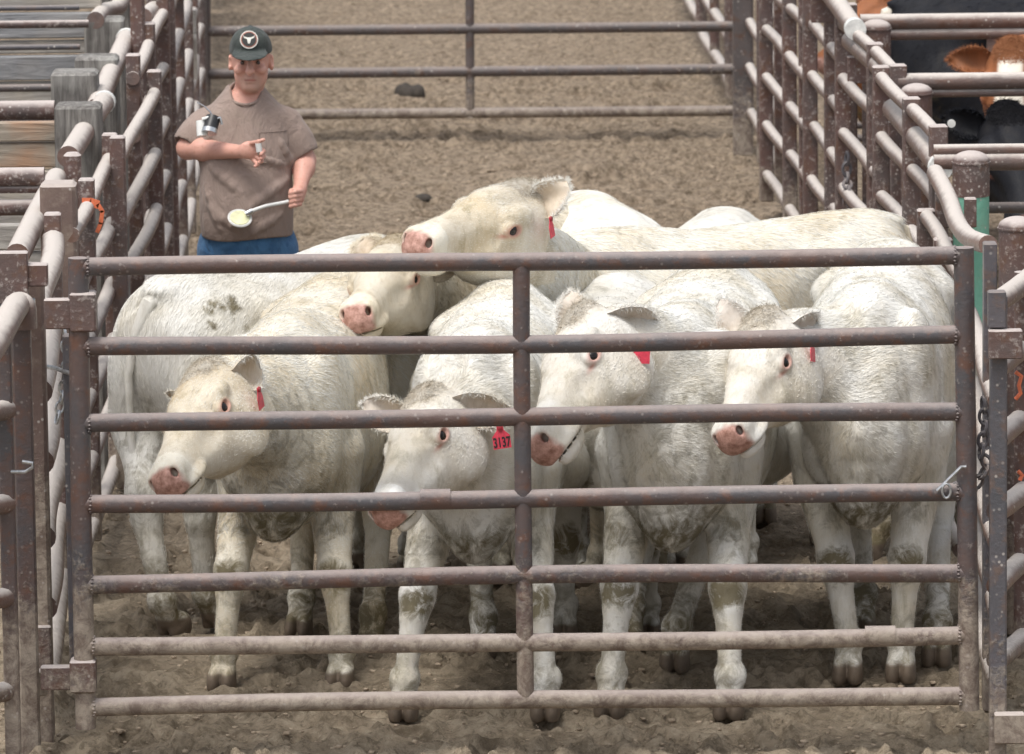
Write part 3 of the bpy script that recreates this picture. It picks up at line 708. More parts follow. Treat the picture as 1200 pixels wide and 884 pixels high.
# loose clods and crumbs of dried dung
rng = np.random.default_rng(5); cV = []; cQ = []; off = 0
ico = np.array([(x, y, z) for x in (-1, 1) for y in (-1, 1) for z in (-1, 1)], float) * .6; iq = np.array([(0, 1, 3, 2), (4, 6, 7, 5), (0, 4, 5, 1), (2, 3, 7, 6), (0, 2, 6, 4), (1, 5, 7, 3)])
for i in range(22000):
    y = 19.8 + 26 * rng.random() ** 1.5; x = rng.uniform(-1.9, 1.9) if rng.random() < .85 else rng.uniform(-3, 3)
    s = .003 + .011 * rng.random() ** 5; v = ico * rng.uniform(.6, 1.4, (8, 3)) * np.array([1.2, 1.2, .7]) * s @ rotz(rng.uniform(0, 6.28)).T
    cV.append(v + np.array([x, y, gheight(np.array([x]), np.array([y]))[0] + s * .2])); cQ.append(iq + off); off += 8
m_, n_, b_ = mat('dry clod'); P_ = wpos(n_); n_.links.new(ramp(n_, noise(n_, P_, 9, 4), [(.3, (.30, .235, .17)), (.7, (.52, .42, .315))]), b_.inputs['Base Color']); b_.inputs['Roughness'].default_value = .95; MATS['clod'] = m_
tag(link('dirt_clods', np_mesh('clods', np.concatenate(cV), np.concatenate(cQ)), MATS['clod']), 'loose crumbs and clods of dry dirt lying across the pen floor', 'dirt clods', kind='stuff')
def pat(px, py, rx, ry, rz, label, seed):
    p = ground(px, py); v = Vol(axis_pts(-rx - .03, rx + .03, .01), axis_pts(-ry - .03, ry + .03, .01), axis_pts(-.04, rz + .04, .008)); rg = np.random.default_rng(seed)
    for i in range(9): v.ell((rg.uniform(-.55, .55) * rx, rg.uniform(-.5, .5) * ry, rz * .2), (rx * .42, ry * .42, rz * rg.uniform(.4, .8)), k=.02)
    V, Q, T = v.mesh(); o = link('dung_pat', np_mesh('dung_pat', V, Q, T), MATS['dung']); o.location = (p[0], p[1], p[2] - .01); tag(o, label, 'dung pat', 'dung pats on the pen floor')
MATS['dung'] = solid('dark dung', (.045, .036, .028), .85, scale=40, bmp=.6)
pat(480, 112, .10, .16, .09, 'dark dung pat under the middle rail of the far gate', 1)
pat(497, 233, .07, .07, .03, 'small dark dung pat on the ground between the man and the raised white head', 2)

# ------------------------------------------------------------------ fence and gate builders
def panel(name, label, cat, P0, P1, zs, r, ups, rU, mrail, mup, group=None, z0=None, z1=None, sag=.012, upw=None, seed=0, cap=None):
    """rails between two ground points, uprights at parameters ups"""
    rg = random.Random(seed); P0 = Vector((P0[0], P0[1], 0)); P1 = Vector((P1[0], P1[1], 0)); d = P1 - P0; L = d.length; an = math.atan2(d.y, d.x)
    root = empty(name, P0, an); tag(root, label, cat, group); z0 = zs[0] - .08 if z0 is None else z0; z1 = zs[-1] + r if z1 is None else z1
    for z in zs:
        ph = rg.uniform(-1, 1) * sag; ph2 = rg.uniform(-1, 1) * sag
        pts = [(L * t, ph2 * math.sin(math.pi * t * 2), z + ph * math.sin(math.pi * t)) for t in [i / 10 for i in range(11)]]
        MB().tube(pts, r, 14).build('rail', mrail, root)
    for t in ups:
        mb = MB()
        if upw: mb.box((L * t, 0, (z0 + z1) / 2), (upw[0], upw[1], z1 - z0), bev=.006)
        else: mb.tube([(L * t, 0, z0), (L * t, 0, z1)], rU, 14)
        mb.build('upright', mup, root)
    return root
# ------------------------------------------------------------------ the near gate
GY_ = 20.95
def gp(px, py): return at(px, py, GY_)
gate = empty('pipe_gate', tuple(gp(96, 870) * np.array([1, 1, 0]))); go = Vector(gate.location)
tag(gate, 'brown seven rail pipe gate closed across the front of the white cattle', 'gate')
L_ = [(313, 300), (407, 393), (497, 483), (591, 576), (685, 671), (757, 744), (829, 816)]
xl = [92, 93, 94, 95, 97, 99, 100]; xr = [1130, 1131, 1132, 1133, 1134, 1135, 1136]; xm = [611, 611, 612, 613, 614, 615, 616]
LB, RB = [], []
for i, (a, b_) in enumerate(L_):
    p, q = Vector(gp(xl[i], a)) - go, Vector(gp(xr[i], b_)) - go; LB.append(p); RB.append(q)
    rg = random.Random(i); bow = [0, -.008, .006, -.004, .01, -.01, .008][i]
    pts = [p.lerp(q, t) + Vector((0, 0, bow * math.sin(math.pi * t) + .003 * math.sin(7 * t + i))) for t in [k / 24 for k in range(25)]]
    MB().tube(pts, .0305, 20).build('rail', MATS['gate_pipe'], gate)
    if i in (3, 5):   # weld sleeves
        c = p.lerp(q, .40 if i == 3 else .9); MB().tube([c - Vector((.05, 0, 0)), c + Vector((.05, 0, 0))], .0335, 18).build('sleeve', MATS['gate_pipe'], gate)
dn = Vector((0, 0, -.05)); up = Vector((0, 0, .035))
def welds(mb, P, d, seed):
    rg = random.Random(seed)
    for p in P:
        for k in range(16):
            a = k * math.pi / 8; r = .0315; mb.lathe([(.0015, -.0045), (.0055, 0), (.0015, .0045)], tuple(p + Vector((d * .031 + rg.uniform(-.002, .002), r * math.cos(a), r * math.sin(a)))), 6)
    return mb
welds(MB().tube([RB[0] + Vector((-.002, 0, .028)), RB[3], RB[6] - Vector((0, 0, .045))], .0335, 20), RB, -1, 1).build('upright', MATS['gate_pipe'], gate)
for i in range(6):
    a = LB[0].lerp(LB[0], 0); mid = lambda k: LB[k] + (RB[k] - LB[k]) * ((xm[k] - xl[k]) / (xr[k] - xl[k]))
    MB().tube([mid(i), mid(i + 1)], .0285, 18).build('brace', MATS['gate_pipe'], gate)
welds(MB().tube([LB[0] + Vector((0, 0, .03)), LB[3], LB[6] - Vector((0, 0, .07))], .034, 20), LB, 1, 2).build('upright', MATS['gate_pipe'], gate)
# hinge plates and collars on the left
for (y0, y1, x0, lab) in ((350, 385, 52, 1), (780, 808, 48, 2)):
    a, c = Vector(gp(x0, (y0 + y1) / 2)) - go, Vector(gp(90, (y0 + y1) / 2)) - go
    MB().box((a + c) / 2, ((c - a).length, .045, (y1 - y0) / 355), bev=.004).build('hinge', MATS['fence_post'], gate)
    MB().box(c + Vector((.022, 0, .008)), (.085, .085, (y1 - y0) / 355 + .03), bev=.006).build('hinge_collar', MATS['fence_post'], gate)
# latch pin on the right
pz = Vector(gp(1108, 562)) - go
MB().tube([pz + Vector((-.03, -.04, -.03)), pz + Vector((.05, -.045, .05)), pz + Vector((.065, -.045, .05))], .006, 8).build('latch_pin', MATS['galv'], gate)
MB().tube([pz + Vector((.0 + .014 * math.cos(a), -.045, -.03 + .024 * math.sin(a))) for a in [k * math.pi / 6 for k in range(12)]], .0045, 8, closed=True).build('latch_ring', MATS['galv'], gate)

def chain_thing(pts, label, m='galv', ln=.040, wr=.0045):
    mb = MB(); P = [Vector(p) for p in pts]; segs = []; 
    tot = sum((b - a).length for a, b in zip(P, P[1:])); n = int(tot / (ln * .72)); 
    def along(s):
        for a, b in zip(P, P[1:]):
            l = (b - a).length
            if s <= l: return a.lerp(b, s / l), (b - a).normalized()
            s -= l
        return P[-1], (P[-1] - P[-2]).normalized()
    for i in range(n):
        c, t = along((i + .5) * tot / n); s = t.cross(Vector((0, 1, .2))).normalized(); s2 = t.cross(s); w_ = s if i % 2 else s2
        w_ = (w_ + s * .35).normalized()
        mb.tube([c + t * (ln / 2 * math.cos(a)) + w_ * (ln * .30 * math.sin(a)) for a in [k * math.pi / 6 for k in range(12)]], wr, 6, closed=True)
    return tag(mb.build('chain', MATS[m]), label, 'chain')
Yc = 20.98
chain_thing([at(1152, 468, Yc), at(1154, 500, Yc), at(1150, 530, Yc), at(1158, 545, Yc), at(1141, 572, Yc), at(1118, 570, Yc - .03)], 'dark steel chain hanging beside the latch end of the front gate', 'dark_steel', .052, .0065)
chain_thing([at(76, 388, 21.9), at(77, 430, 21.9), at(72, 470, 21.9), at(66, 495, 21.9)], 'galvanised chain hanging on the pale rails behind the gate hinge', 'galv', .045, .005)
chain_thing([at(993, 180, 29.0), at(992, 205, 29.0), at(994, 225, 28.9), at(992, 255, 28.9)], 'dark chain hanging on the right fence above the cattle', 'dark_steel', .06, .008)

# ------------------------------------------------------------------ right alley fence
ZS = [.24, .50, .75, 1.0, 1.25, 1.50]
GR = 'pipe panels along the right side of the alley'
rp = [((1.34, 36.2), (1.42, 33.6), 'pale dusty pipe panel of the right fence, the one nearest the far gate', (0, .5, 1)),
      ((1.335, 33.4), (1.46, 31.2), 'pale dusty pipe panel of the right fence, second from the far gate', (0, .55, 1)),
      ((1.455, 31.6), (1.555, 29.4), 'pale dusty pipe panel of the right fence, third from the far gate', (.02, .62, 1)),
      ((1.515, 29.2), (1.645, 27.2), 'pale dusty pipe panel of the right fence beside the first dome topped post', (0, .6, 1)),
      ((1.555, 26.9), (1.665, 24.95), 'pale dusty pipe panel of the right fence beside the second dome topped post', (0, .55, 1)),
      ((1.605, 24.75), (1.63, 23.2), 'pale dusty pipe panel of the right fence running down to the green post', (0, .5)),
      ((1.66, 23.2), (1.615, 21.3), 'pale dusty pipe panel of the right fence directly behind the latch end of the gate', (.05,))]
for i, (a, b_, lab, ups) in enumerate(rp):
    zs = [z + [0, .0, .02, 0, .03, 0, -.02][i] for z in (ZS if i < 5 else ZS[:-1])]
    if i == 6: zs = [.16, .40, .64, .88, 1.12]; ups = ()
    panel('fence_panel', lab, 'fence panel', a, b_, zs, .029, ups, .036, MATS['fence_pipe'], MATS['fence_post'], GR, upw=(.062, .07), z1=zs[-1] + .05 if i not in (5, 6) else None, z0=.1, seed=i)
# curved top rail that swings down to the latch post
cp = [Vector(at(1096, 203, 24.7)), Vector(at(1111, 232, 24.0)), Vector(at(1122, 262, 23.5)), Vector(at(1136, 279, 23.0)), Vector(at(1158, 287, 22.5))]
def smooth_pts(P, n=24):
    out = []; P = [P[0]] + list(P) + [P[-1]]
    for i in range(1, len(P) - 2):
        for k in range(n // (len(P) - 3)):
            t = k / (n // (len(P) - 3)); a, b, c, d = P[i - 1:i + 3]
            out.append(.5 * ((2 * b) + (c - a) * t + (2 * a - 5 * b + 4 * c - d) * t * t + (3 * b - a - 3 * c + d) * t**3))
    return out + [P[-2]]
tag(MB().tube(smooth_pts(cp), .034, 16).build('bent_rail', MATS['fence_pipe']), 'pale bent top pipe curving down from the green post to the near right post', 'pipe rail')
# long top pipes on the right with white bands
def top_pipe(a, b_, label, band=True, r=.044, group='top pipes with white bands', m='fence_pipe', bandw=.05):
    a, b_ = Vector(a), Vector(b_); root = empty('top_pipe', a); tag(root, label, 'top pipe', group); d = b_ - a
    MB().tube([(0, 0, 0), d * .5 + Vector((0, 0, .004)), d], r, 16).build('pipe', MATS[m], root)
    if band: t = d.normalized(); MB().tube([d - t * bandw * .5, d + t * bandw * .5], r + .004, 16).build('band', MATS['white_band'], root)
top_pipe(at(955, -30, 30.2), at(1002, 34, 28.6), 'pale top pipe entering from the top edge of the picture above the right fence')
top_pipe(at(997, 48, 29.0), at(1049, 96, 27.35), 'pale top pipe with a white band left of the second dome topped post')
top_pipe(at(1046, 128, 26.8), at(1102, 196, 24.85), 'pale top pipe with a white band left of the green post')

# dome topped posts
def dome_post(px, pyt, Y, label, green=False, r=.066, zb=0):
    t = at(px, pyt, Y); root = empty('dome_post', (t[0], t[1], 0)); tag(root, label, 'post', 'dome topped posts of the right hand pens'); h = t[2]
    prof = [(r, 0), (r, h - r * .75)]
    MB().lathe([(r, 0), (r, h - .17 if green else h - r * .62)], n=28).build('shaft', MATS['green_post' if green else 'fence_post'], root)
    if green: MB().lathe([(r + .002, h - .17), (r + .002, h - r * .62)], n=28).build('upper_shaft', MATS['fence_post'], root)
    z = h - r * .62; MB().lathe([(r + .005, z), (r + .005, z + .006)] + [((r + .003) * math.cos(a), z + .006 + r * .60 * math.sin(a)) for a in [k * math.pi / 20 for k in range(0, 10)]] + [(.002, z + .006 + r * .6)], n=28).build('cap', MATS['fence_post'], root)
    return root
dome_post(1027, 24, 29.3, 'dome topped maroon post farthest up the right fence')
dome_post(1074, 99, 27.1, 'dome topped maroon post between the top post and the green one')
dome_post(1138, 178, 24.7, 'dome topped post painted chipped green on its shaft', True, r=.070)
dome_post(1192, 255, 22.9, 'dome topped maroon post at the right edge beside the near pen gate')
# steel plates clamped between posts and panels
def plate(px0, py0, px1, py1, Y, label, m='fence_post', th=.05):
    a, b_ = at(px0, py0, Y), at(px1, py1, Y); c = (a + b_) / 2
    return tag(MB().box(tuple(c), (abs(b_[0] - a[0]), th, abs(a[2] - b_[2])), bev=.004).build('clamp_plate', MATS[m]), label, 'clamp plate', 'clamp plates on the fence posts')
plate(950, -12, 984, 26, 30.0, 'maroon clamp plate at the top edge of the right fence')
plate(993, 66, 1028, 97, 28.9, 'maroon clamp plate joining the panel to the first dome topped post')
plate(1041, 142, 1076, 179, 26.75, 'maroon clamp plate under the second white banded top pipe')
plate(1096, 226, 1120, 266, 24.7, 'rusty clamp plate left of the green post')
plate(1130, 232, 1144, 266, 24.55, 'small rusty clamp plate fixed on the green post')

# pens to the right: cross rails
def cross(label, px0, rails, Y, m='fence_pipe', X1=5.0, uprights=(), group='cross rails of the side pens', lower=()):
    p0 = at(px0, rails[0][0], Y); root = empty('cross_fence', (p0[0], Y, 0)); tag(root, label, 'cross fence', group); w_ = X1 - p0[0]
    for (py, r) in rails: z = at(px0, py, Y)[2]; MB().tube([(0, 0, z), (w_, 0, z)], r, 14).build('rail', MATS[m], root)
    for z in lower: MB().tube([(0, .05, z), (w_, .05, z)], .03, 12).build('rail', MATS[m], root)
    for (px, y0, y1) in uprights: a = at(px, y0, Y); c = at(px, y1, Y); MB().box((a[0] - p0[0], 0, (a[2] + c[2]) / 2), (.045, .02, a[2] - c[2]), bev=.003).build('upright', MATS['fence_pipe'], root)
    MB().tube([(w_, 0, 0), (w_, 0, 1.6)], .06, 12).build('post', MATS['fence_post'], root)
cross('pair of pale cross rails in front of the black cattle at the top right', 1008, [(26, .036), (41, .026)], 29.4, uprights=((1162, 44, 100),))
cross('thick cross rail running right from the second dome topped post', 1052, [(96, .036), (110, .017)], 27.2)
cross('cross rails level with the cap of the green post', 1094, [(176, .022), (190, .036)], 24.85)
cross('grey cross rail behind the green post shaft', 1140, [(244, .022)], 24.95, m='back_pipe')
cross('far thin cross rails behind the red and black cattle', 1000, [(14, .03), (60, .02), (100, .02), (128, .02), (147, .02), (162, .02)], 33.6, m='back_pipe')

# near right: post, plates and swung pen gate
nr = empty('steel_post', tuple(at(1170, 884, 20.9) * np.array([1, 1, 0]))); tag(nr, 'dark square steel post at the right end of the front gate', 'post'); no = Vector(nr.location)
a, c = Vector(at(1168, 345, 20.9)), Vector(at(1171, 900, 20.9)); MB().box((a + c) / 2 - no, (.056, .056, (a - c).length), bev=.006).build('shaft', MATS['dark_steel'], nr)
a = Vector(at(1168, 362, 20.86)) - no; MB().box(a, (.058, .05, .12), bev=.004).build('clamp', MATS['dark_steel'], nr)
a = Vector(at(1178, 403, 20.84)) - no; MB().box(a, (.11, .05, .095), bev=.004).build('bracket', MATS['fence_post'], nr)
a = Vector(at(1183, 853, 20.84)) - no; MB().box(a, (.10, .05, .10), bev=.004).build('bracket', MATS['pitted_post'], nr)
zt = at(1160, 284, 21.6); tag(MB().box((zt[0], 21.6, zt[2] / 2), (.045, .07, zt[2]), bev=.004).build('flat_post', MATS['dark_steel']), 'narrow dark upright between the green post and the near right post', 'post')
panel('pen_gate', 'pale railed pen gate swung outward at the right edge', 'gate', (1.595, 21.0), (1.99, 22.4), [.30, .55, .80, 1.04, 1.28, 1.50], .036, (.30, 1), .03, MATS['fence_pipe'], MATS['fence_post'], seed=31)

# ------------------------------------------------------------------ far gate
FY = 36.7
p0 = at(240, 87, FY); fg = empty('pipe_gate', (p0[0], FY, 0)); tag(fg, 'grey far gate across the alley behind the man', 'gate'); fo = Vector(fg.location)
rows = [((240, 37), (866, 31)), ((240, 87), (866, 81)), ((240, 135), (866, 130))]
dz = Vector(at(240, 37, FY)) - Vector(at(240, 87, FY))
rr_ = [(Vector(at(*a, FY)) - fo, Vector(at(*b_, FY)) - fo) for a, b_ in rows]; rr_ = [(a + dz * k, b_ + dz * k) for k in (2, 1) for a, b_ in rr_[:1]] + rr_
for a, b_ in rr_: MB().tube([a, a.lerp(b_, .5), b_], .030, 14).build('rail', MATS['back_pipe'], fg)
a = Vector(at(551, 138, FY)) - fo; MB().tube([a, a + dz * 3.9 + Vector((-.01, 0, 0))], .026, 14).build('brace', MATS['back_pipe'], fg)
for px in (240, 866): a = Vector(at(px, 142, FY)) - fo; MB().tube([a - Vector((0, 0, .1)), a + dz * 4.1], .034, 14).build('upright', MATS['back_pipe'], fg)
for px, lab in ((872, 'right'), (232, 'left')):
    p = ground(px, 186 if px > 500 else 175); o = MB().box((p[0], p[1] + .15, .85), (.11, .11, 1.7), bev=.008).build('gate_post', MATS['back_pipe']); tag(o, 'square brown post holding the %s end of the far gate' % lab, 'post', 'posts of the far gate')
# alley beyond the far gate
for k, (a, b_, s) in enumerate([((-1.80, 37.3), (-1.95, 40.2), 'left'), ((-1.92, 40.5), (-2.05, 43.4), 'left'), ((1.28, 37.3), (1.20, 40.2), 'right'), ((1.22, 40.5), (1.12, 43.4), 'right'), ((-2.05, 43.8), (-2.2, 47), 'left'), ((1.12, 43.8), (1.05, 47), 'right')]):
    panel('fence_panel', '%s pipe panel beyond the far gate on the %s side' % (['nearest', 'second', 'nearest', 'second', 'farthest', 'farthest'][k], s), 'fence panel', a, b_, ZS, .034, (0, .5, 1), .03, MATS['fence_pipe'], MATS['fence_post'], 'pipe panels beyond the far gate', seed=40 + k)

# ------------------------------------------------------------------ left alley fence
GL = 'pipe panels along the left side of the alley'
lp = [((-1.585, 21.45), (-1.655, 23.2), 'pale dusty pipe panel of the left fence right behind the gate hinge', (1,), [.18, .42, .66, .92, 1.16, 1.42]),
      ((-1.615, 23.6), (-1.60, 25.9), 'pale left fence panel wrapped with orange tape', (.35, .93), [.15, .4, .65, .88, 1.12, 1.38]),
      ((-1.555, 25.5), (-1.525, 27.7), 'pale dusty left fence panel left of the man\'s belt', (0, 1), [.15, .4, .65, .9, 1.14, 1.40]),
      ((-1.60, 27.4), (-1.60, 29.9), 'pale dusty left fence panel left of the man\'s arm', (.02, .5, 1), ZS),
      ((-1.58, 30.1), (-1.62, 32.6), 'pale dusty left fence panel left of the man\'s shoulder', (0, .5, 1), ZS),
      ((-1.64, 32.9), (-1.72, 36.0), 'pale dusty left fence panel ending at the far gate', (0, .5, 1), ZS)]
for i, (a, b_, lab, ups, zs) in enumerate(lp):
    panel('fence_panel', lab, 'fence panel', a, b_, zs, .042 if i == 0 else .029, ups, .036, MATS['fence_pipe'], MATS['fence_post'], GL, upw=(.055, .05) if i > 3 else (.068, .06), z1=zs[-1] + .10, z0=.08, seed=10 + i)
top_pipe(at(20, 300, 22.7), at(66, 210, 24.9), 'pale top pipe above the pitted post at the left', band=False)
top_pipe(at(80, 184, 25.2), at(122, 120, 26.9), 'pale top pipe with a white band in front of the lowest wooden post')
top_pipe(at(112, 128, 26.8), at(148, 46, 28.9), 'pale top pipe with a white band in front of the second wooden post')
bp = [Vector(at(112, 24, 29.3)), Vector(at(122, 14, 29.7)), Vector(at(138, 9, 30.0)), Vector(at(146, -12, 30.5)), Vector(at(150, -30, 31))]
tag(MB().tube(smooth_pts(bp), .040, 14).build('bent_rail', MATS['fence_pipe']), 'pale bent top pipe over the wooden posts at the upper left', 'pipe rail')
bp = [Vector(at(168, 20, 29.5)), Vector(at(185, 8, 30.2)), Vector(at(202, -6, 31.0)), Vector(at(218, -20, 32))]
tag(MB().tube(smooth_pts(bp), .040, 14).build('bent_rail', MATS['fence_pipe']), 'pale top pipe above the man\'s shoulder at the upper left', 'pipe rail')
# nearest left: curved rail and uprights
bp = [Vector(at(-60, 470, 19.4)), Vector(at(-12, 412, 20.4)), Vector(at(12, 370, 20.9)), Vector(at(21, 358, 21.1)), Vector(at(27, 362, 21.1)), Vector(at(28, 385, 21.1))]
near = empty('pen_gate', tuple(at(28, 884, 21.1) * np.array([1, 1, 0]))); tag(near, 'maroon uprights with a bent pale rail at the left edge', 'gate'); q = Vector(near.location)
MB().tube([v - q for v in smooth_pts(bp, 30)], .044, 16).build('top_rail', MATS['fence_pipe'], near)
MB().box((Vector(at(29, 378, 21.1)) + Vector(at(33, 900, 21.1))) / 2 - q, (.062, .05, 1.55), bev=.006).build('upright', MATS['gate_pipe'], near)
MB().box((Vector(at(9, 400, 20.9)) + Vector(at(12, 920, 20.9))) / 2 - q, (.050, .05, 1.5), bev=.006).build('upright', MATS['gate_pipe'], near)
for py in (480, 590, 700, 810): MB().tube([Vector(at(-60, py + 12, 20.6)) - q, Vector(at(9, py, 20.9)) - q], .034, 12).build('rail', MATS['fence_pipe'], near)
hk = [Vector(at(14, 553, 20.85)), Vector(at(30, 553, 20.8)), Vector(at(38, 548, 20.8)), Vector(at(38, 543, 20.8)), Vector(at(26, 541, 20.8))]
MB().tube([v - q for v in hk], .006, 8).build('hook', MATS['galv'], near)
pp = at(47, 884, 21.35); pit = empty('pitted_post', (pp[0], pp[1], 0)); tag(pit, 'rough pitted rusty post beside the gate hinge', 'post'); q = Vector(pit.location)
MB().box((0, 0, .80), (.10, .09, 1.62), bev=.01).build('shaft', MATS['pitted_post'], pit)
MB().box((-.01, -.05, .14), (.12, .03, .5), bev=.005).build('foot_plate', MATS['fence_post'], pit)
for (x, y, w_, h_, m_n) in ((12, 325, 42, 60, 'fence_post'), (38, 322, 36, 26, 'fence_post'), (14, 370, 42, 28, 'dark_steel'), (31, 365, 20, 30, 'galv'), (40, 800, 30, 30, 'pitted_post')):
    c = Vector(at(x, y, 21.22 - .007 * (x % 7))) - q; MB().box(c, (w_ / 350, .05, h_ / 350), bev=.004).build('hinge_plate', MATS[m_n], pit)
tag(MB().box((Vector(at(82, 390, 21.3)) + Vector(at(84, 780, 21.3))) / 2, (.03, .06, 1.12), bev=.004).build('flat_post', MATS['dark_steel']), 'narrow dark upright close behind the hinge side of the front gate', 'post')
MBp = MB().tube([at(56, 430, 21.5), at(66, 432, 21.4), at(88, 440, 21.1)], .008, 8).build('gate_pin', MATS['galv']); tag(MBp, 'galvanised pin across the pale rails beside the gate hinge', 'pin')
def sqpost(px, pyt, Y, wpx, label, m, s=None, group=None, name='wooden_post', cat='post'):
    t = at(px, pyt, Y); sc_ = wpx / (FPX / (Y * math.cos(PITCH) + (CAM_H - t[2]) * math.sin(PITCH)))
    v = MB().box((t[0], t[1] + sc_ / 2, t[2] / 2), (sc_, sc_, t[2]), bev=.012); return tag(v.build(name, MATS[m]), label, cat, group)
sqpost(67, 216, 23.6, 42, 'pitted square steel post under the nearest pale top pipe', 'pitted_post', name='steel_post')
sqpost(84, 180, 24.9, 20, 'thin maroon square post at the foot of the banded top pipe', 'fence_post', name='steel_post')
GW = 'weathered wooden posts at the upper left'
sqpost(90, 125, 25.9, 54, 'weathered wooden post nearest the camera on the left', 'wood_post', group=GW)
sqpost(86, 86, 27.0, 54, 'weathered wooden post just behind the nearest one', 'wood_post', group=GW)
sqpost(112, 68, 27.8, 50, 'weathered wooden post splashed white behind the banded pipe', 'wood_post', group=GW)
sqpost(121, 23, 29.3, 46, 'weathered wooden post with the bent pale pipe on its top', 'wood_post', group=GW)
sqpost(131, -12, 30.6, 44, 'weathered wooden post cut by the top edge of the picture', 'wood_post', group=GW)
# white card tacked to the fence and other slats seen between panels
for (px, pyt, Y, wpx, hh_, lab) in ((179, 20, 30.3, 13, .30, 'white painted board upright hanging above the left fence'), (138, 165, 27.6, 8, .35, 'narrow white slat seen between the left fence uprights'), (224, 12, 33.2, 14, .36, 'pale board hanging near the far gate on the left fence')):
    t = at(px, pyt, Y); tag(MB().box((t[0], t[1], t[2] - hh_ / 2), (wpx / 255, .02, hh_), bev=.003).build('board', MATS['plank' if px > 200 else 'white_band']), lab, 'board')
for px, y0, Y, lab in ((178, -40, 30.0, 'tall maroon post rising out of the top of the picture left of the cap'), (160, -20, 28.6, 'tall maroon post in front of the wooden posts')):
    sqpost(px, y0, Y, 17, lab, 'fence_post', name='steel_post')
# orange tape
tp = at(110, 240, 24.3); mb = MB(); P_ = [Vector(at(x, y, 24.35)) for x, y in ((97, 237), (106, 237), (115, 240), (120, 248), (118, 262), (114, 272))]
for i in range(len(P_) - 1): mb.box((P_[i] + P_[i + 1]) / 2, ((P_[i + 1] - P_[i]).length + .006, .002, .032 if i < 2 else .016), M=Matrix.Rotation(-math.atan2(P_[i + 1].z - P_[i].z, P_[i + 1].x - P_[i].x), 3, 'Y'))
tag(mb.build('tape_strip', MATS['tape']), 'strip of orange tape knotted on the left fence', 'tape')
for pts_, lab_ in ((((1190, 436), (1197, 441), (1194, 452), (1196, 461), (1190, 468)), 'frayed orange tape scrap on the right edge pen gate, the upper one'), (((1193, 552), (1198, 557), (1195, 563)), 'short orange tape scrap low on the pen gate at the right edge')):
    tag(MB().tube([tuple(at(x, y, 21.35)) for x, y in pts_], .0075, 6).build('tape_strip', MATS['tape']), lab_, 'tape')
# side pens on the left
def left_cross(label, px1, rails, Y, m, X0=-5.0):
    p = at(px1, rails[0][0], Y); root = empty('cross_fence', (p[0], Y, 0)); tag(root, label, 'cross fence', 'cross rails left of the alley'); w_ = p[0] - X0
    for (py, r) in rails: z = at(px1, py, Y)[2]; MB().tube([(-w_, 0, z), (0, 0, z)], r, 14).build('rail', MATS[m], root)
    MB().tube([(-w_, 0, 0), (-w_, 0, 1.6)], .06, 12).build('post', MATS['wood_post'], root)
left_cross('thin maroon rail in front of the grey planks at the upper left', 104, [(28, .018)], 29.0, 'fence_post')
left_cross('thin dark rail above the pale planks at the upper left', 94, [(55, .013), (9, .012)], 28.9, 'dark_steel')
left_cross('grey rail ending at the second wooden post', 62, [(103, .016)], 27.3, 'back_pipe')
left_cross('thick maroon rail ending at the nearest wooden post', 64, [(129, .040), (142, .016)], 26.6, 'fence_post')
left_cross('thick maroon rails ending at the pitted steel post', 52, [(207, .036), (222, .014), (243, .031)], 24.4, 'fence_post')
def planks(label, px1, Y, boards, X0=-5.0):
    p = at(px1, boards[0][0], Y); root = empty('plank_fence', (p[0], Y, 0)); tag(root, label, 'plank fence', 'plank fences left of the alley'); w_ = p[0] - X0
    for i, (y0, y1, m) in enumerate(boards):
        a, b_ = at(px1, y0, Y)[2], at(px1, y1, Y)[2]; MB().box((-w_ / 2, (i % 2) * .012, (a + b_) / 2), (w_, .045, a - b_), bev=.006).build('plank', MATS[m], root)
    MB().box((-w_, .08, .8), (.16, .16, 1.6)).build('post', MATS['wood_post'], root)
planks('stack of wide weathered planks behind the thin rails at the upper left', 118, 29.6, [(-45, -24, 'plank'), (-22, 10, 'plank'), (14, 44, 'plank_grey'), (47, 62, 'plank'), (64, 93, 'plank_grey'), (95, 120, 'plank'), (124, 150, 'plank'), (153, 190, 'plank')])
planks('ochre knotty planks below the thick maroon rail at the left', 70, 26.2, [(142, 165, 'plank_ochre'), (167, 196, 'plank_ochre'), (199, 235, 'plank'), (238, 275, 'plank'), (280, 320, 'plank')])
planks('pale planks behind the pitted steel post at the left edge', 50, 24.0, [(262, 292, 'plank'), (295, 330, 'plank'), (333, 370, 'plank_grey')])
# ------------------------------------------------------------------ the man
def skin_mat():
    m, n, b = mat('weathered skin'); P = opos(n); c = mix(n, noise(n, P, 14, 4), (.58, .29, .22), (.70, .40, .32)); c = mix(n, ramp(n, noise(n, P, 60, 4), [(.55, 0), (.75, .5)]), c, (.44, .18, .12))
    n.links.new(c, b.inputs['Base Color']); b.inputs['Roughness'].default_value = .5; b.inputs['Subsurface Weight'].default_value = .06; b.inputs['Subsurface Scale'].default_value = .01; bump(n, b, noise(n, P, 130, 3), .25, .004); return m
def cloth(name, c0, c1, sc, fine, rough=.9, dirt=None):
    m, n, b = mat(name); P = opos(n); v = noise(n, P, sc, 5, .6); c = mix(n, ramp(n, v, [(.35, 0), (.65, 1)]), c0, c1)
    if dirt: c = mix(n, ramp(n, noise(n, P, 3.2, 6, .7), [(.55, 0), (.7, .5)]), c, dirt)
    n.links.new(c, b.inputs['Base Color']); b.inputs['Roughness'].default_value = rough
    f = noise(n, mapping(n, P, (1, 1, .45)), 11, 4, .6, 1.2); h = math_(n, 'ADD', math_(n, 'MULTIPLY', f, 2.0), math_(n, 'MULTIPLY', noise(n, P, fine, 2), .12)); bump(n, b, h, .55, .02); b.inputs['Sheen Weight'].default_value = .1; return m
MATS['skin'] = skin_mat()
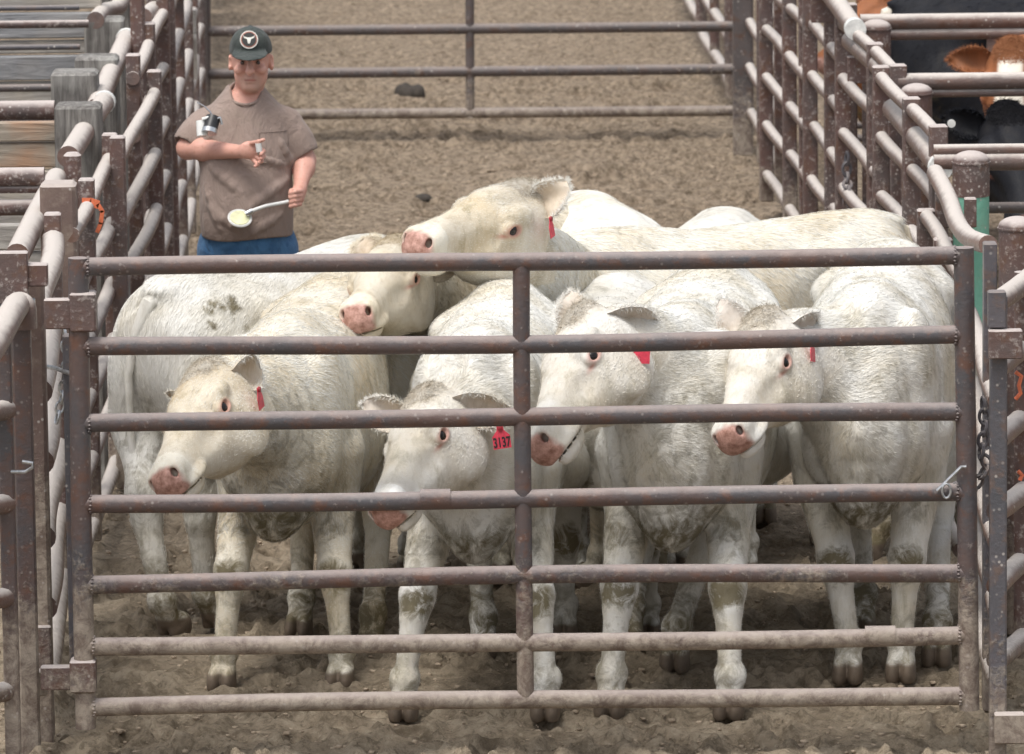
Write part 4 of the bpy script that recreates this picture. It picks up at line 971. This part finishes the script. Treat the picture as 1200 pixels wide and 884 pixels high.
MATS['shirt'] = cloth('faded brown shirt', (.255, .19, .158), (.315, .24, .205), 5, 300, dirt=(.30, .24, .19))
MATS['jeans'] = cloth('blue denim', (.035, .115, .25), (.07, .19, .37), 16, 400)
MATS['cap'] = cloth('dark green grey cap', (.035, .045, .042), (.06, .07, .064), 12, 300)
MATS['boot'] = solid('brown boot', (.10, .06, .035), .7)
MATS['white_pl'] = solid('white plastic', (.75, .75, .72), .35, scale=20, var=.04, bmp=.02)
MATS['chrome'] = solid('bright metal', (.62, .63, .64), .25, metal=.9, scale=20, var=.1, bmp=.02)
MATS['black_pl'] = solid('black plastic', (.02, .02, .022), .4, bmp=.02)
MATS['lip'] = solid('lip', (.42, .17, .13), .5, bmp=.02)
MATS['brow'] = solid('brow hair', (.30, .20, .15), .8)
MATS['eye_w'] = solid('eye', (.10, .08, .07), .2, bmp=0)
MP = ground(295, 556); man = empty('person', (MP[0], MP[1], 0));  tag(man, 'man in brown t-shirt and dark cap standing behind the cattle with both hands full', 'person')
def ml(px, py, y=0.0):   # pixel -> man-local point at depth y
    p = at(px, py, MP[1] + y); return np.array([p[0] - MP[0], y, p[2]])
TA = np.array([[0, 1, 0], [0, 0, -1], [1, 0, 0]], float)
TOR = [(.84, .00, .125, .168), (.95, .03, .145, .172), (1.06, .045, .168, .180), (1.18, .045, .165, .181), (1.30, .03, .150, .180), (1.40, .015, .132, .182), (1.48, .00, .112, .170), (1.535, -.005, .090, .130), (1.58, -.01, .072, .090), (1.60, -.012, .064, .074), (1.612, -.012, .058, .066)]
HC = ml(294, 72, -.02); 
shR, shL = np.array([-.172, .02, 1.450]), np.array([.172, .02, 1.450])
elR, wrR = ml(220, 174, -.03), ml(282, 178, -.235)
elL, wrL = ml(357, 188, .0), ml(352, 219, -.15)
v = Vol(axis_pts(-.40, .42, .010, .0045, [(-.02, .36)]), axis_pts(-.45, .28, .0055), axis_pts(-.01, 1.93, .012, .0042, [(1.02, 1.86)]))
def legs(v, g, k=.04):
    for s in (-1, 1): v.chain([(s * .095, .0, .93), (s * .115, .0, .52), (s * .13, .03, .10)], [.10 + g, .068 + g, .05 + g], k)
tor = np.array(TOR); t2 = tor.copy(); t2[:, 2:] -= .014; t2 = t2[:-2]; v.loft((0, 0, 0), TA, t2, k=.04, e=2.2); legs(v, -.008)
for s in (-1, 1): v.ell((s * .14, -.06, .05), (.045, .12, .045), k=.03)
for (sh, el, wr) in ((shR, elR, wrR), (shL, elL, wrL)):
    v.chain([sh, el], [.056, .043], .03); v.chain([el, el + (wr - el) * .3, wr], [.041, .043, .027], .025)
# neck + head
v.chain([(.0, .02, 1.50), HC + np.array([0, .02, -.06])], [.066, .056], .03)
v.ell(HC + np.array([0, .012, .020]), (.076, .095, .108), k=.02); v.ell(HC + np.array([0, -.022, -.058]), (.064, .066, .062), k=.03); v.ell(HC + np.array([0, -.060, -.098]), (.032, .030, .022), k=.025)
v.cap(HC + np.array([0, -.090, .012]), HC + np.array([0, -.122, -.028]), .010, .0165, .010)
for s in (-1, 1):
    v.ell(HC + np.array([s * .013, -.100, -.030]), (.010, .010, .008), k=.006); v.ell(HC + np.array([s * .031, -.078, .022]), (.026, .014, .009), k=.012)
    v.ell(HC + np.array([s * .032, -.092, .004]), (.020, .014, .012), k=.008, op='sub'); v.ell(HC + np.array([s * .044, -.070, -.026]), (.024, .024, .020), k=.012)
    v.cap(HC + np.array([s * .018, -.098, -.034]), HC + np.array([s * .036, -.086, -.062]), .0035, .003, .006, 'sub')
    v.ell(HC + np.array([s * .083, .012, -.006]), (.011, .020, .034), rotz(s * .35), k=.008); v.ell(HC + np.array([s * .090, .002, -.002]), (.006, .010, .018), k=.004, op='sub')
v.ell(HC + np.array([0, -.088, -.060]), (.024, .010, .0075), k=.008); v.ell(HC + np.array([0, -.086, -.073]), (.021, .010, .007), k=.008); v.ell(HC + np.array([0, -.101, -.0665]), (.030, .014, .0022), k=.003, op='sub')
# right hand (picture left), holding the white bottle between thumb and fingers
def U(a): return unit(np.array(a, float))
pr = ml(292, 176, -.262); v.ell((wrR + pr) / 2 + np.array([.004, 0, 0]), (.030, .022, .026), k=.02); v.ell(pr, (.040, .017, .037), roty(.15), k=.015)
def finger(b, pts, r0_, r1_): 
    P = [np.array(b)] + [np.array(p) for p in pts]; rs = list(np.linspace(r0_, r1_, len(P))); v.chain(P, rs, .004)
finger(ml(295, 168, -.275), [ml(303, 166, -.300), ml(309, 164, -.305)], .0095, .0075)          # thumb on top
finger(ml(300, 172, -.262), [ml(309, 177, -.285), ml(306, 181, -.315)], .0095, .008)
finger(ml(300, 178, -.262), [ml(309, 183, -.285), ml(306, 186, -.312)], .0095, .008)
finger(ml(299, 183, -.262), [ml(307, 189, -.282), ml(303, 191, -.308)], .009, .0075)
finger(ml(296, 187, -.260), [ml(302, 193, -.278), ml(299, 195, -.300)], .0085, .007)
# left hand (picture right), fist round the paddle handle
pl_ = ml(350, 229, -.185); v.ell((wrL + pl_) / 2, (.027, .024, .030), k=.02); v.ell(pl_, (.024, .034, .040), roty(-.1), k=.015)
for i in range(4):
    yb = 224 + i * 5.2; finger(ml(352, yb, -.205), [ml(346, yb + 1, -.232), ml(340.5, yb + 2.5, -.222), ml(341, yb + 3.5, -.200)], .0100 - i * .0004, .0082)
finger(ml(346, 222, -.18), [ml(341, 224, -.205), ml(340, 231, -.222)], .0105, .0085)
V, Q, T = v.mesh(); link('body', np_mesh('man_body', V, Q, T), MATS['skin'], man)
for s in (-1, 1): MB().tube([tuple(HC + np.array([s * q, -.0905 + .22 * abs(q - .03), .0185 + .0 * q])) for q in (.016, .026, .036, .046)], [.001, .002, .002, .001], 6).build('eyebrow', MATS['brow'], man)
for s in (-1, 1): MB().lathe([(math.sin(math.pi * i / 10) * .0085, -math.cos(math.pi * i / 10) * .0085) for i in range(1, 10)], tuple(HC + np.array([s * .032, -.080, .004])), 14).build('eye', MATS['eye_w'], man)
MB().tube([tuple(HC + np.array([x, -.0945 + abs(x) * .25, -.066 - .06 * abs(x)])) for x in (-.024, -.012, 0, .012, .024)], [.0016, .0038, .0044, .0038, .0016], 8).build('mouth', MATS['lip'], man)
_n = MATS['skin'].node_tree; _b = [x for x in _n.nodes if x.type == 'BSDF_PRINCIPLED'][0]; _src = _b.inputs['Base Color'].links[0].from_socket
_d = _n.nodes.new('ShaderNodeVectorMath'); _d.operation = 'DISTANCE'; _n.links.new(opos(_n), _d.inputs[0]); _d.inputs[1].default_value = tuple(HC + np.array([0, -.075, -.085]))
_n.links.new(mix(_n, ramp(_n, math_(_n, 'ADD', _d.outputs['Value'], math_(_n, 'MULTIPLY', noise(_n, opos(_n), 40, 4), .02)), [(.045, .55), (.075, 0)]), _src, (.42, .28, .22)), _b.inputs['Base Color'])
# shirt
v = Vol(axis_pts(-.42, .44, .006), axis_pts(-.26, .24, .006), axis_pts(.90, 1.66, .0065))
st = tor.copy(); st[:, 2:] += .006; st[:4, 3] += .004; v.loft((0, 0, 0), TA, st, k=.04, e=2.25)
for (sh, el, wr, ext) in ((shR, elR, wrR, .86), (shL, elL, wrL, .80)):
    d = el - sh; v.chain([sh, sh + d * .5, sh + d * ext], [.062, .064, .070], .045)
    e_ = sh + d * ext; ax = unit(d); 
    v.cap(e_ + ax * .045, e_ + ax * .13, .075, .085, .006, 'sub')
for s, (x0, z0, x1, z1, r, dp) in enumerate([(-.14, 1.30, -.02, 1.20, .010, 0), (.02, 1.14, .17, 1.24, .011, 0), (-.15, 1.14, -.02, 1.04, .010, 0), (.05, 1.34, .16, 1.30, .009, 0), (.0, 1.02, .14, 1.10, .010, 0), (-.16, 1.22, -.10, 1.05, .010, 0), (.13, 1.42, .19, 1.28, .012, 0), (-.12, 1.45, -.18, 1.36, .010, 0)]):
    def yf(x, z):
        i = np.interp(z, tor[:, 0], tor[:, 1]); ry_ = np.interp(z, tor[:, 0], tor[:, 2]) + .008; rx_ = np.interp(z, tor[:, 0], tor[:, 3]) + .008; return -(i + ry_ * max(0, 1 - abs(x / rx_)**2.25)**(1 / 2.25))
    pts = [np.array([x0 + (x1 - x0) * t, yf(x0 + (x1 - x0) * t, z0 + (z1 - z0) * t) + .003, z0 + (z1 - z0) * t]) for t in (0, .25, .5, .75, 1)]
    v.chain(pts, [r * .3, r, r * 1.1, r, r * .3], .022)
v.ell((0.004, -.080, 1.625), (.072, .10, .092), k=.008, op='sub'); v.cap((.004, .01, 1.60), (.004, .03, 1.9), .066, .14, .008, 'sub')
v.apply(lambda X, Y, Z: (1.0 + .010 * np.sin(X * 14) - .03 * X + 0 * Y) - Z, (-.5, -.3, .88), (.5, .3, 1.1), .006, 'and')
V, Q, T = v.mesh(); link('shirt', np_mesh('shirt', V, Q, T), MATS['shirt'], man)
# collar band and pocket
mb = MB(); ring = []
for a in [k * math.pi / 16 for k in range(32)]:
    x = .004 + .070 * math.sin(a); yy = -.012 - .080 * math.cos(a); z = 1.578 - .042 * math.cos(a) + .006; ring.append((x, yy, z))
mb.tube(ring, .006, 8, closed=True); sh_ = bpy.data.objects['shirt']; mb.build('collar', MATS['shirt'], sh_)
pv = []; 
for i in range(7):
    for j in range(7):
        x = .062 + .110 * i / 6; z = 1.315 + .120 * j / 6; pv.append((x, yf(x, z) - .009 - (.004 if j == 6 else 0), z))
pf = [(i * 7 + j, i * 7 + 7 + j, i * 7 + 8 + j, i * 7 + 1 + j) for i in range(6) for j in range(6)]
mb = MB(); mb.add(pv, pf); mb.tube([pv[i * 7 + 6] for i in range(7)], .0022, 6); mb.tube([pv[i] for i in range(7)], .0018, 6); mb.tube([pv[j] for j in range(7)], .0018, 6); mb.tube([pv[42 + j] for j in range(7)], .0018, 6)
mb.build('pocket', MATS['shirt'], sh_)
# jeans, boots
v = Vol(axis_pts(-.26, .26, .008), axis_pts(-.20, .18, .008), axis_pts(.06, 1.06, .010)); jt = tor[:4].copy(); jt[:, 2:] -= .002; jt = np.vstack([[.78, 0, .10, .16], jt]); jt[:, 2] = np.minimum(jt[:, 2], .150); v.loft((0, 0, 0), TA, jt, k=.05, e=2.2); legs(v, .012, .05)
V, Q, T = v.mesh(); jn = link('jeans', np_mesh('jeans', V, Q, T), MATS['jeans'], man)
MB().tube([(0, -.155, 1.0), (.0, -.158, .90), (0, -.13, .82)], .0035, 6).build('fly_seam', MATS['jeans'], jn)
for s in (-1, 1):
    v = Vol(axis_pts(s * .14 - .08, s * .14 + .08, .008), axis_pts(-.22, .12, .008), axis_pts(-.01, .22, .008)); v.cap((s * .13, .03, .2), (s * .13, .02, .08), .058, .056); v.ell((s * .14, -.06, .05), (.054, .14, .052), k=.03); V, Q, T = v.mesh(); link('boot', np_mesh('boot', V, Q, T), MATS['boot'], man)
# cap
c0 = HC + np.array([0, .004, .050]); v = Vol(axis_pts(c0[0] - .12, c0[0] + .12, .004), axis_pts(c0[1] - .22, c0[1] + .14, .004), axis_pts(c0[2] - .06, c0[2] + .13, .004))
v.ell(c0 + np.array([0, 0, 0]), (.087, .108, .092), k=.01); v.ell(c0 + np.array([0, -.055, .045]), (.062, .045, .045), k=.04)
v.apply(lambda X, Y, Z: (c0[2] - .012) - Z + 0 * X + .08 * (Y - c0[1]), c0 - .2, c0 + .2, .004, 'and')
v.ell(c0 + np.array([0, 0, -.02]), (.078, .098, .05), k=.004, op='sub')
v.ell(c0 + np.array([0, -.118, -.006]), (.074, .078, .007), rotx(.24), k=.008); 
V, Q, T = v.mesh(); cp_ = link('cap', np_mesh('cap', V, Q, T), MATS['cap'], man)
MB().lathe([(.010, 0), (.010, .004), (.004, .007)], tuple(c0 + np.array([0, 0, .090])), 12).build('button', MATS['cap'], cp_)
# badge: round patch, dark field, pale ring and a horned steer head
bc = Vector(c0 + np.array([-.002, -.1035, .050])); BM = Matrix.Rotation(R(90 - 16), 3, 'X')
MATS['patch_red'] = solid('patch edge', (.40, .16, .12), .8); MATS['patch_w'] = solid('patch pale', (.74, .72, .66), .8, bmp=.02); MATS['patch_d'] = solid('patch dark', (.05, .05, .048), .8)
bd = MB().lathe([(.037, -.012), (.037, .002)], tuple(bc), 32, BM).build('badge', MATS['patch_w'], cp_)
MB().lathe([(.0325, .0022), (.0325, .0034)], tuple(bc), 32, BM).build('badge_ring', MATS['patch_red'], bd)
MB().lathe([(.0285, .0036), (.0285, .0046)], tuple(bc), 32, BM).build('badge_field', MATS['patch_d'], bd)
def flat(pts, z, th=.001): 
    n_ = len(pts); V = [bc + BM @ Vector((x, y, z + q)) for q in (0, th) for x, y in pts]; return V, [tuple(reversed(range(n_))), tuple(range(n_, 2 * n_))] + [(i, (i + 1) % n_, n_ + (i + 1) % n_, n_ + i) for i in range(n_)]
head_ = [(-.006, .008), (-.012, .010), (-.020, .013), (-.024, .019), (-.021, .007), (-.013, .003), (-.008, .001), (-.006, -.010), (-.0035, -.017), (.0035, -.017), (.006, -.010), (.008, .001), (.013, .003), (.021, .007), (.024, .019), (.020, .013), (.012, .010), (.006, .008)]
MB().add(*flat(head_, .0048)).build('badge_steer', MATS['patch_w'], bd, smooth=False)

# ---- things he holds
sy = empty('syringe_gun', tuple(Vector(MP) * 1)); sy.location = (MP[0], MP[1], 0); tag(sy, 'syringe gun with a clear bottle and bent needle tucked under the man\'s arm', 'syringe gun')
def ms(px, py, y): return Vector(ml(px, py, y))
yb = -.20
MB().tube([ms(250, 138, yb), ms(246, 152, yb - .03)], .030, 18).build('barrel', MATS['black_pl'], sy)
MB().tube([ms(246, 151, yb - .03), ms(245, 156, yb - .038)], .032, 18).build('collar', MATS['chrome'], sy)
MB().tube([ms(236, 142, yb), ms(237, 160, yb - .02)], .022, 16).build('bottle', MATS['white_pl'], sy)
MB().tube([ms(237, 140, yb - .02), ms(251, 136, yb - .02)], .007, 10).build('handle', MATS['white_pl'], sy)
MB().tube([ms(251, 140, yb - .02), ms(258, 138, yb - .02), ms(260, 146, yb - .02)], .006, 10).build('trigger', MATS['chrome'], sy)
MB().tube([ms(251, 139, yb - .01), ms(246, 131, yb - .01), ms(240, 125, yb - .01), ms(231, 120, yb - .01)], [.005, .004, .003, .0025], 8).build('needle', MATS['chrome'], sy)
bt = empty('small_bottle', (MP[0], MP[1], 0)); tag(bt, 'small white bottle between the fingers of the man\'s bent arm', 'bottle')
MB().tube([ms(304, 178, -.300), ms(302.5, 168, -.300)], .0125, 16).build('bottle_body', MATS['white_pl'], bt); MB().tube([ms(305, 181, -.300), ms(304, 178.5, -.300)], .010, 14).build('stopper', MATS['tag_y'] if 'tag_y' in MATS else MATS['plank_ochre'], bt)
pd = empty('paddle', (MP[0], MP[1], 0)); tag(pd, 'curved white handle with a round pale cup at its end held low by the man', 'paddle')
hp_ = [ms(352, 233, -.205), ms(343, 235, -.212), ms(330, 238, -.23), ms(312, 241.5, -.25), ms(296, 247, -.26), ms(290, 250, -.26)]
MB().tube(smooth_pts(hp_, 20), .0075, 10).build('handle', MATS['white_pl'], pd)
MB().tube([ms(349, 233.5, -.207), ms(338, 236, -.218)], .0105, 12).build('grip', MATS['black_pl'], pd)
MB().tube([ms(296, 247, -.26), ms(288, 251, -.262)], .013, 12).build('joint', MATS['chrome'], pd)
dm = Matrix.Rotation(R(38), 3, 'X') @ Matrix.Rotation(R(8), 3, 'Y')
MB().lathe([(.030, -.012), (.047, -.006), (.050, .002), (.046, .006), (.042, .003), (.02, .0)], tuple(ms(281, 256, -.262)), 28, dm).build('cup', MATS['white_pl'], pd)
MB().lathe([(.040, .0035), (.038, .006), (.002, .0065)], tuple(ms(281, 256, -.262)), 24, dm).build('cup_face', solid('pale yellow wax', (.66, .66, .42), .4, bmp=.02), pd)
# ------------------------------------------------------------------ the herd
CW, HW, CC, HCc, CG, HG = MATS['coat_white'], MATS['hair_white'], MATS['coat_cream'], MATS['hair_cream'], MATS['coat_grey'], MATS['hair_grey']
HERD = 'white cattle crowded behind the gate'
def gxy(px, py): p = ground(px, py); return (p[0], p[1])
def along(poll_px, Yp, muz_px, L=.60):
    """poll on its ray at depth Yp; muzzle on its ray, nearer the camera, at distance L"""
    p = at(*poll_px, Yp); lo, hi = Yp - L, Yp
    best = None
    for Y in np.linspace(Yp - L * 1.05, Yp + .02, 400):
        q = at(*muz_px, Y); e = abs(np.linalg.norm(q - p) - L)
        if best is None or e < best[0]: best = (e, q)
    return p, best[1]
HS = 1.17
def head_(poll, Yp, muz, hs=HS): return along(poll, Yp, muz, .529 * hs)
def localfeet(fore, ang, S, d, shift=0):
    """feet given in world xy -> leg table"""
    fx = .60 - shift; ca, sa = math.cos(ang), math.sin(ang); ox, oy = fore[0] - ca * fx * S, fore[1] - sa * fx * S; out = {}
    for k, (x, y, *l) in d.items():
        dx, dy = x - ox, y - oy; out[k] = ((dx * ca + dy * sa) / S, (-dx * sa + dy * ca) / S, l[0] if l else 0)
    return out
def cow(label, fore, ang, poll, muz, mats, S=1.0, feet=None, shift=0.0, name='cow', cat='cow', group=HERD, **kw):
    lg = localfeet(fore, ang, S, feet, shift) if feet else None
    return make_cow(name, label, cat, fore, ang, poll, muz, mats[0], mats[1], scale=S, legs=lg, bodyshift=shift, group=group, **kw)

# front centre, tag 3137
p, m_ = head_((498, 462), 21.47, (452, 604), 1.12)
f = gxy(556, 848)
E_ = cow('white cow at the front centre with the numbered red tag 3137 in its ear', (f[0], f[1] + .05), R(-95), p, m_, (CW, HW), S=.95, feet={'fl': gxy(640, 842), 'fr': gxy(474, 842), 'hl': gxy(640, 745), 'hr': gxy(566, 770)}, shift=-.22, fat=.93,
     head_s=1.12, tagside=1, tagkind='face', ears=(('tip', 628, 494, .03), ('tip', 416, 471, .10)), roll=R(38), tagpx=(586, 503), taglean=.15, seed=3, spots=((.5, .1, 1.2, .08),))
root, tg, p0, Mt = E_
fc = bpy.data.curves.new('num', 'FONT'); fc.body = '3137'; fc.size = .046; fc.align_x = 'CENTER'; fc.align_y = 'CENTER'; fc.extrude = .0006; fc.offset = .0011
fo_ = bpy.data.objects.new('num', fc); col.objects.link(fo_); bpy.context.view_layer.update(); dg = bpy.context.evaluated_depsgraph_get(); tm = bpy.data.meshes.new_from_object(fo_.evaluated_get(dg)); bpy.data.objects.remove(fo_)
num = link('tag_number', tm, MATS['tag_ink'], tg); tm.transform(Matrix.Translation(p0 + Mt @ Vector((0, -.046, .0022))) @ Mt.to_4x4() @ Matrix.Diagonal((.64, 1.0, 1, 1)))

# front left
p, m_ = head_((238, 433), 21.72, (196, 568), 1.17)
f = gxy(328, 812)
cow('cream white cow at the front left looking left under a narrow red tag', (f[0] - .02, f[1] + .05), R(-99), p, m_, (CC, HW), S=.93, feet={'fl': gxy(400, 806), 'fr': gxy(262, 808), 'hl': gxy(436, 765), 'hr': gxy(352, 745)}, shift=-.18, fat=.95,
    head_s=1.17, tagside=1, tagkind='edge', ears=(('tip', 311, 432, .10), ('tip', 203, 483, .12, (-.7, -.7, 0))), roll=R(38), tagpx=(303, 458), tagdy=.16, taglean=.6, seed=4)
# centre right
p, m_ = head_((678, 370), 21.58, (636, 526), 1.18)
f = gxy(785, 842)
cow('white cow right of the gate brace looking left, red tag below its ear', (f[0], f[1] + .05), R(-98), p, m_, (CW, HW), S=.99, feet={'fl': gxy(855, 840), 'fr': gxy(716, 838), 'hl': gxy(792, 785), 'hr': gxy(738, 760)}, shift=-.22, fat=.95,
    head_s=1.2, tagside=1, tagkind='face', ears=(('tip', 778, 384, .12), ('tip', 668, 337, .15)), roll=R(54), tagpx=(752, 403), taglean=-.05, tagdy=.16, seed=5, spots=((.3, .2, 1.05, .12),))
# right
p, m_ = head_((892, 372), 21.85, (857, 517), 1.15)
f = gxy(1022, 806)
cow('white cow at the far right of the front row with red rimmed eyes', (f[0] - .03, f[1] + .0), R(-97), p, m_, (CW, HW), S=1.0, feet={'fl': gxy(1056, 797), 'fr': gxy(994, 798), 'hl': gxy(1098, 778), 'hr': gxy(1010, 745)}, shift=-.16, fat=.92,
    head_s=1.15, tagside=1, tagkind='edge', ears=(('tip', 964, 385, .12), ('tip', 843, 350, .06)), roll=R(32), tagpx=(952, 402), tagdy=.14, seed=6)
# left rear, seen from behind
A_an = math.atan2(.83, .62)
hx_, hy_ = gxy(222, 742); S_ = .955
fr = (hx_ + math.cos(A_an) * 1.2 - .03, hy_ + math.sin(A_an) * 1.2 + .1)
cow('greyish white cow at the left seen from behind with muddy marks on its hip', fr, A_an, at(500, 330, 24.4) + np.array([.0, .0, -.25]), at(540, 420, 24.9) + np.array([0, 0, -.3]), (CG, HG), S=S_, feet={'hl': gxy(198, 746), 'hr': gxy(250, 738), 'fl': (fr[0] - .1, fr[1] + .1), 'fr': (fr[0] + .12, fr[1] - .08)}, seed=7, tail_y=.06,
    spots=tuple((-.62 + .085 * math.cos(a) - .05 * math.sin(a), -.22, 1.10 + .17 * math.sin(a), .022) for a in [k * .42 for k in range(15)]) + ((-.66, -.22, .93, .05), (-.50, -.24, 1.04, .035), (-.58, -.22, 1.26, .045), (-.70, -.2, .80, .03)), eyes=False)
# raised head and its long white back
p, m_ = at(612, 218, 23.75), at(488, 292, 23.42)
p, m_ = head_((618, 222), 23.22, (487, 290), 1.25)
cow('white cow lifting its head over the herd and resting its jaw on its neighbour', (.24, 23.92), R(204), p, m_, (CC, HW), S=.97, head_s=1.25, tagside=1, tagkind='edge', ears=(('tip', 662, 212, .0, (-.35, -1, .1)), ('tip', 642, 226, .14)), tagpx=(645, 258), taglean=.35, seed=8, neck=1.3, neckdrop=.07, roll=R(-4))
# tan poll head under the jaw
p, m_ = head_((464, 285), 23.15, (418, 374), 1.12)
cow('cream cow with a tan poll and broad pink nose below the raised head', (-.22, 24.0), R(-104), p, m_, (CC, HCc), S=.98, head_s=1.12, ears=((.5, .5, 0), ('tip', 424, 276, .10)), roll=R(12), seed=9, pollhair=1500)
# two farther cows, backs only
cow('white cow farther back whose rounded rump shows right of the raised ear', (.50, 24.06), R(-80), np.array((.6, 24.0, 1.0)), np.array((.65, 23.9, .6)), (CW, HW), S=.95, seed=10, res=.013, fine=.010, nhair=14000, eyes=False)
cow('white cow farther back whose back shows above the gate behind the centre right cow', (.72, 23.98), R(-96), np.array((.74, 23.9, 1.0)), np.array((.8, 23.8, .6)), (CG, HG), S=.91, seed=11, res=.012, fine=.010, nhair=14000, ears=((.1, .3, 0), (.1, .3, 0)))
cow('white cow wedged low between the tagged centre cow and the one right of the brace', (.33, 22.85), R(-93), np.array((.42, 22.8, .98)), np.array((.44, 22.5, .55)), (CG, HG), S=.88, seed=16, res=.012, fine=.010, nhair=30000, eyes=False)
# dark and red cattle in the side pen
GS = 'dark and red cattle in the right side pen'
KB, KR = (MATS['coat_black'], MATS['hair_black']), (MATS['coat_red'], MATS['hair_red'])
cow('black cow standing broadside behind the top right cross rails', (3.3, 31.3), R(5), np.array((4.2, 30.8, 1.3)), np.array((4.5, 30.6, .9)), KB, group=GS, S=1.04, seed=12, res=.013, fine=.011, nhair=12000)
p, m_ = head_((1186, 52), 29.0, (1180, 190), 1.15)
cow('red cow with a white face looking over the cross rail at the right edge', (3.0, 29.5), R(184), p, m_, KR, blaze=True, dark=True, group=GS, S=1.0, seed=13, res=.012, fine=.009, nhair=12000, ears=((.0, .2, 0), ('tip', 1112, 70, .0)), head_s=1.15)
p, m_ = head_((1180, 128), 26.6, (1205, 262), 1.15)
bk = cow('black cow with a round white ear tag behind the green post', (2.95, 27.0), R(184), p, m_, KB, dark=True, group=GS, S=1.0, seed=14, res=.012, fine=.009, nhair=12000, ears=((.0, .2, 0), ('tip', 1106, 138, .0)), head_s=1.2)
ec = Matrix.Rotation(R(90), 3, 'X'); lp_ = at(1115, 145, 26.45) - np.array(bk.location); ti = Matrix.Rotation(-bk.rotation_euler.z, 3, 'Z')
MB().lathe([(.004, -.004), (.017, -.003), (.017, .003), (.006, .004)], tuple(ti @ Vector(lp_)), 20, ti @ ec).build('ear_tag', MATS['white_pl'], bk)
cow('red brown cow at the top edge in front of the black one', (2.0, 32.6), R(172), np.array((1.9, 32.3, 1.32)), np.array((1.55, 32.0, .95)), KR, group=GS, S=1.0, seed=15, res=.013, fine=.011, nhair=10000)
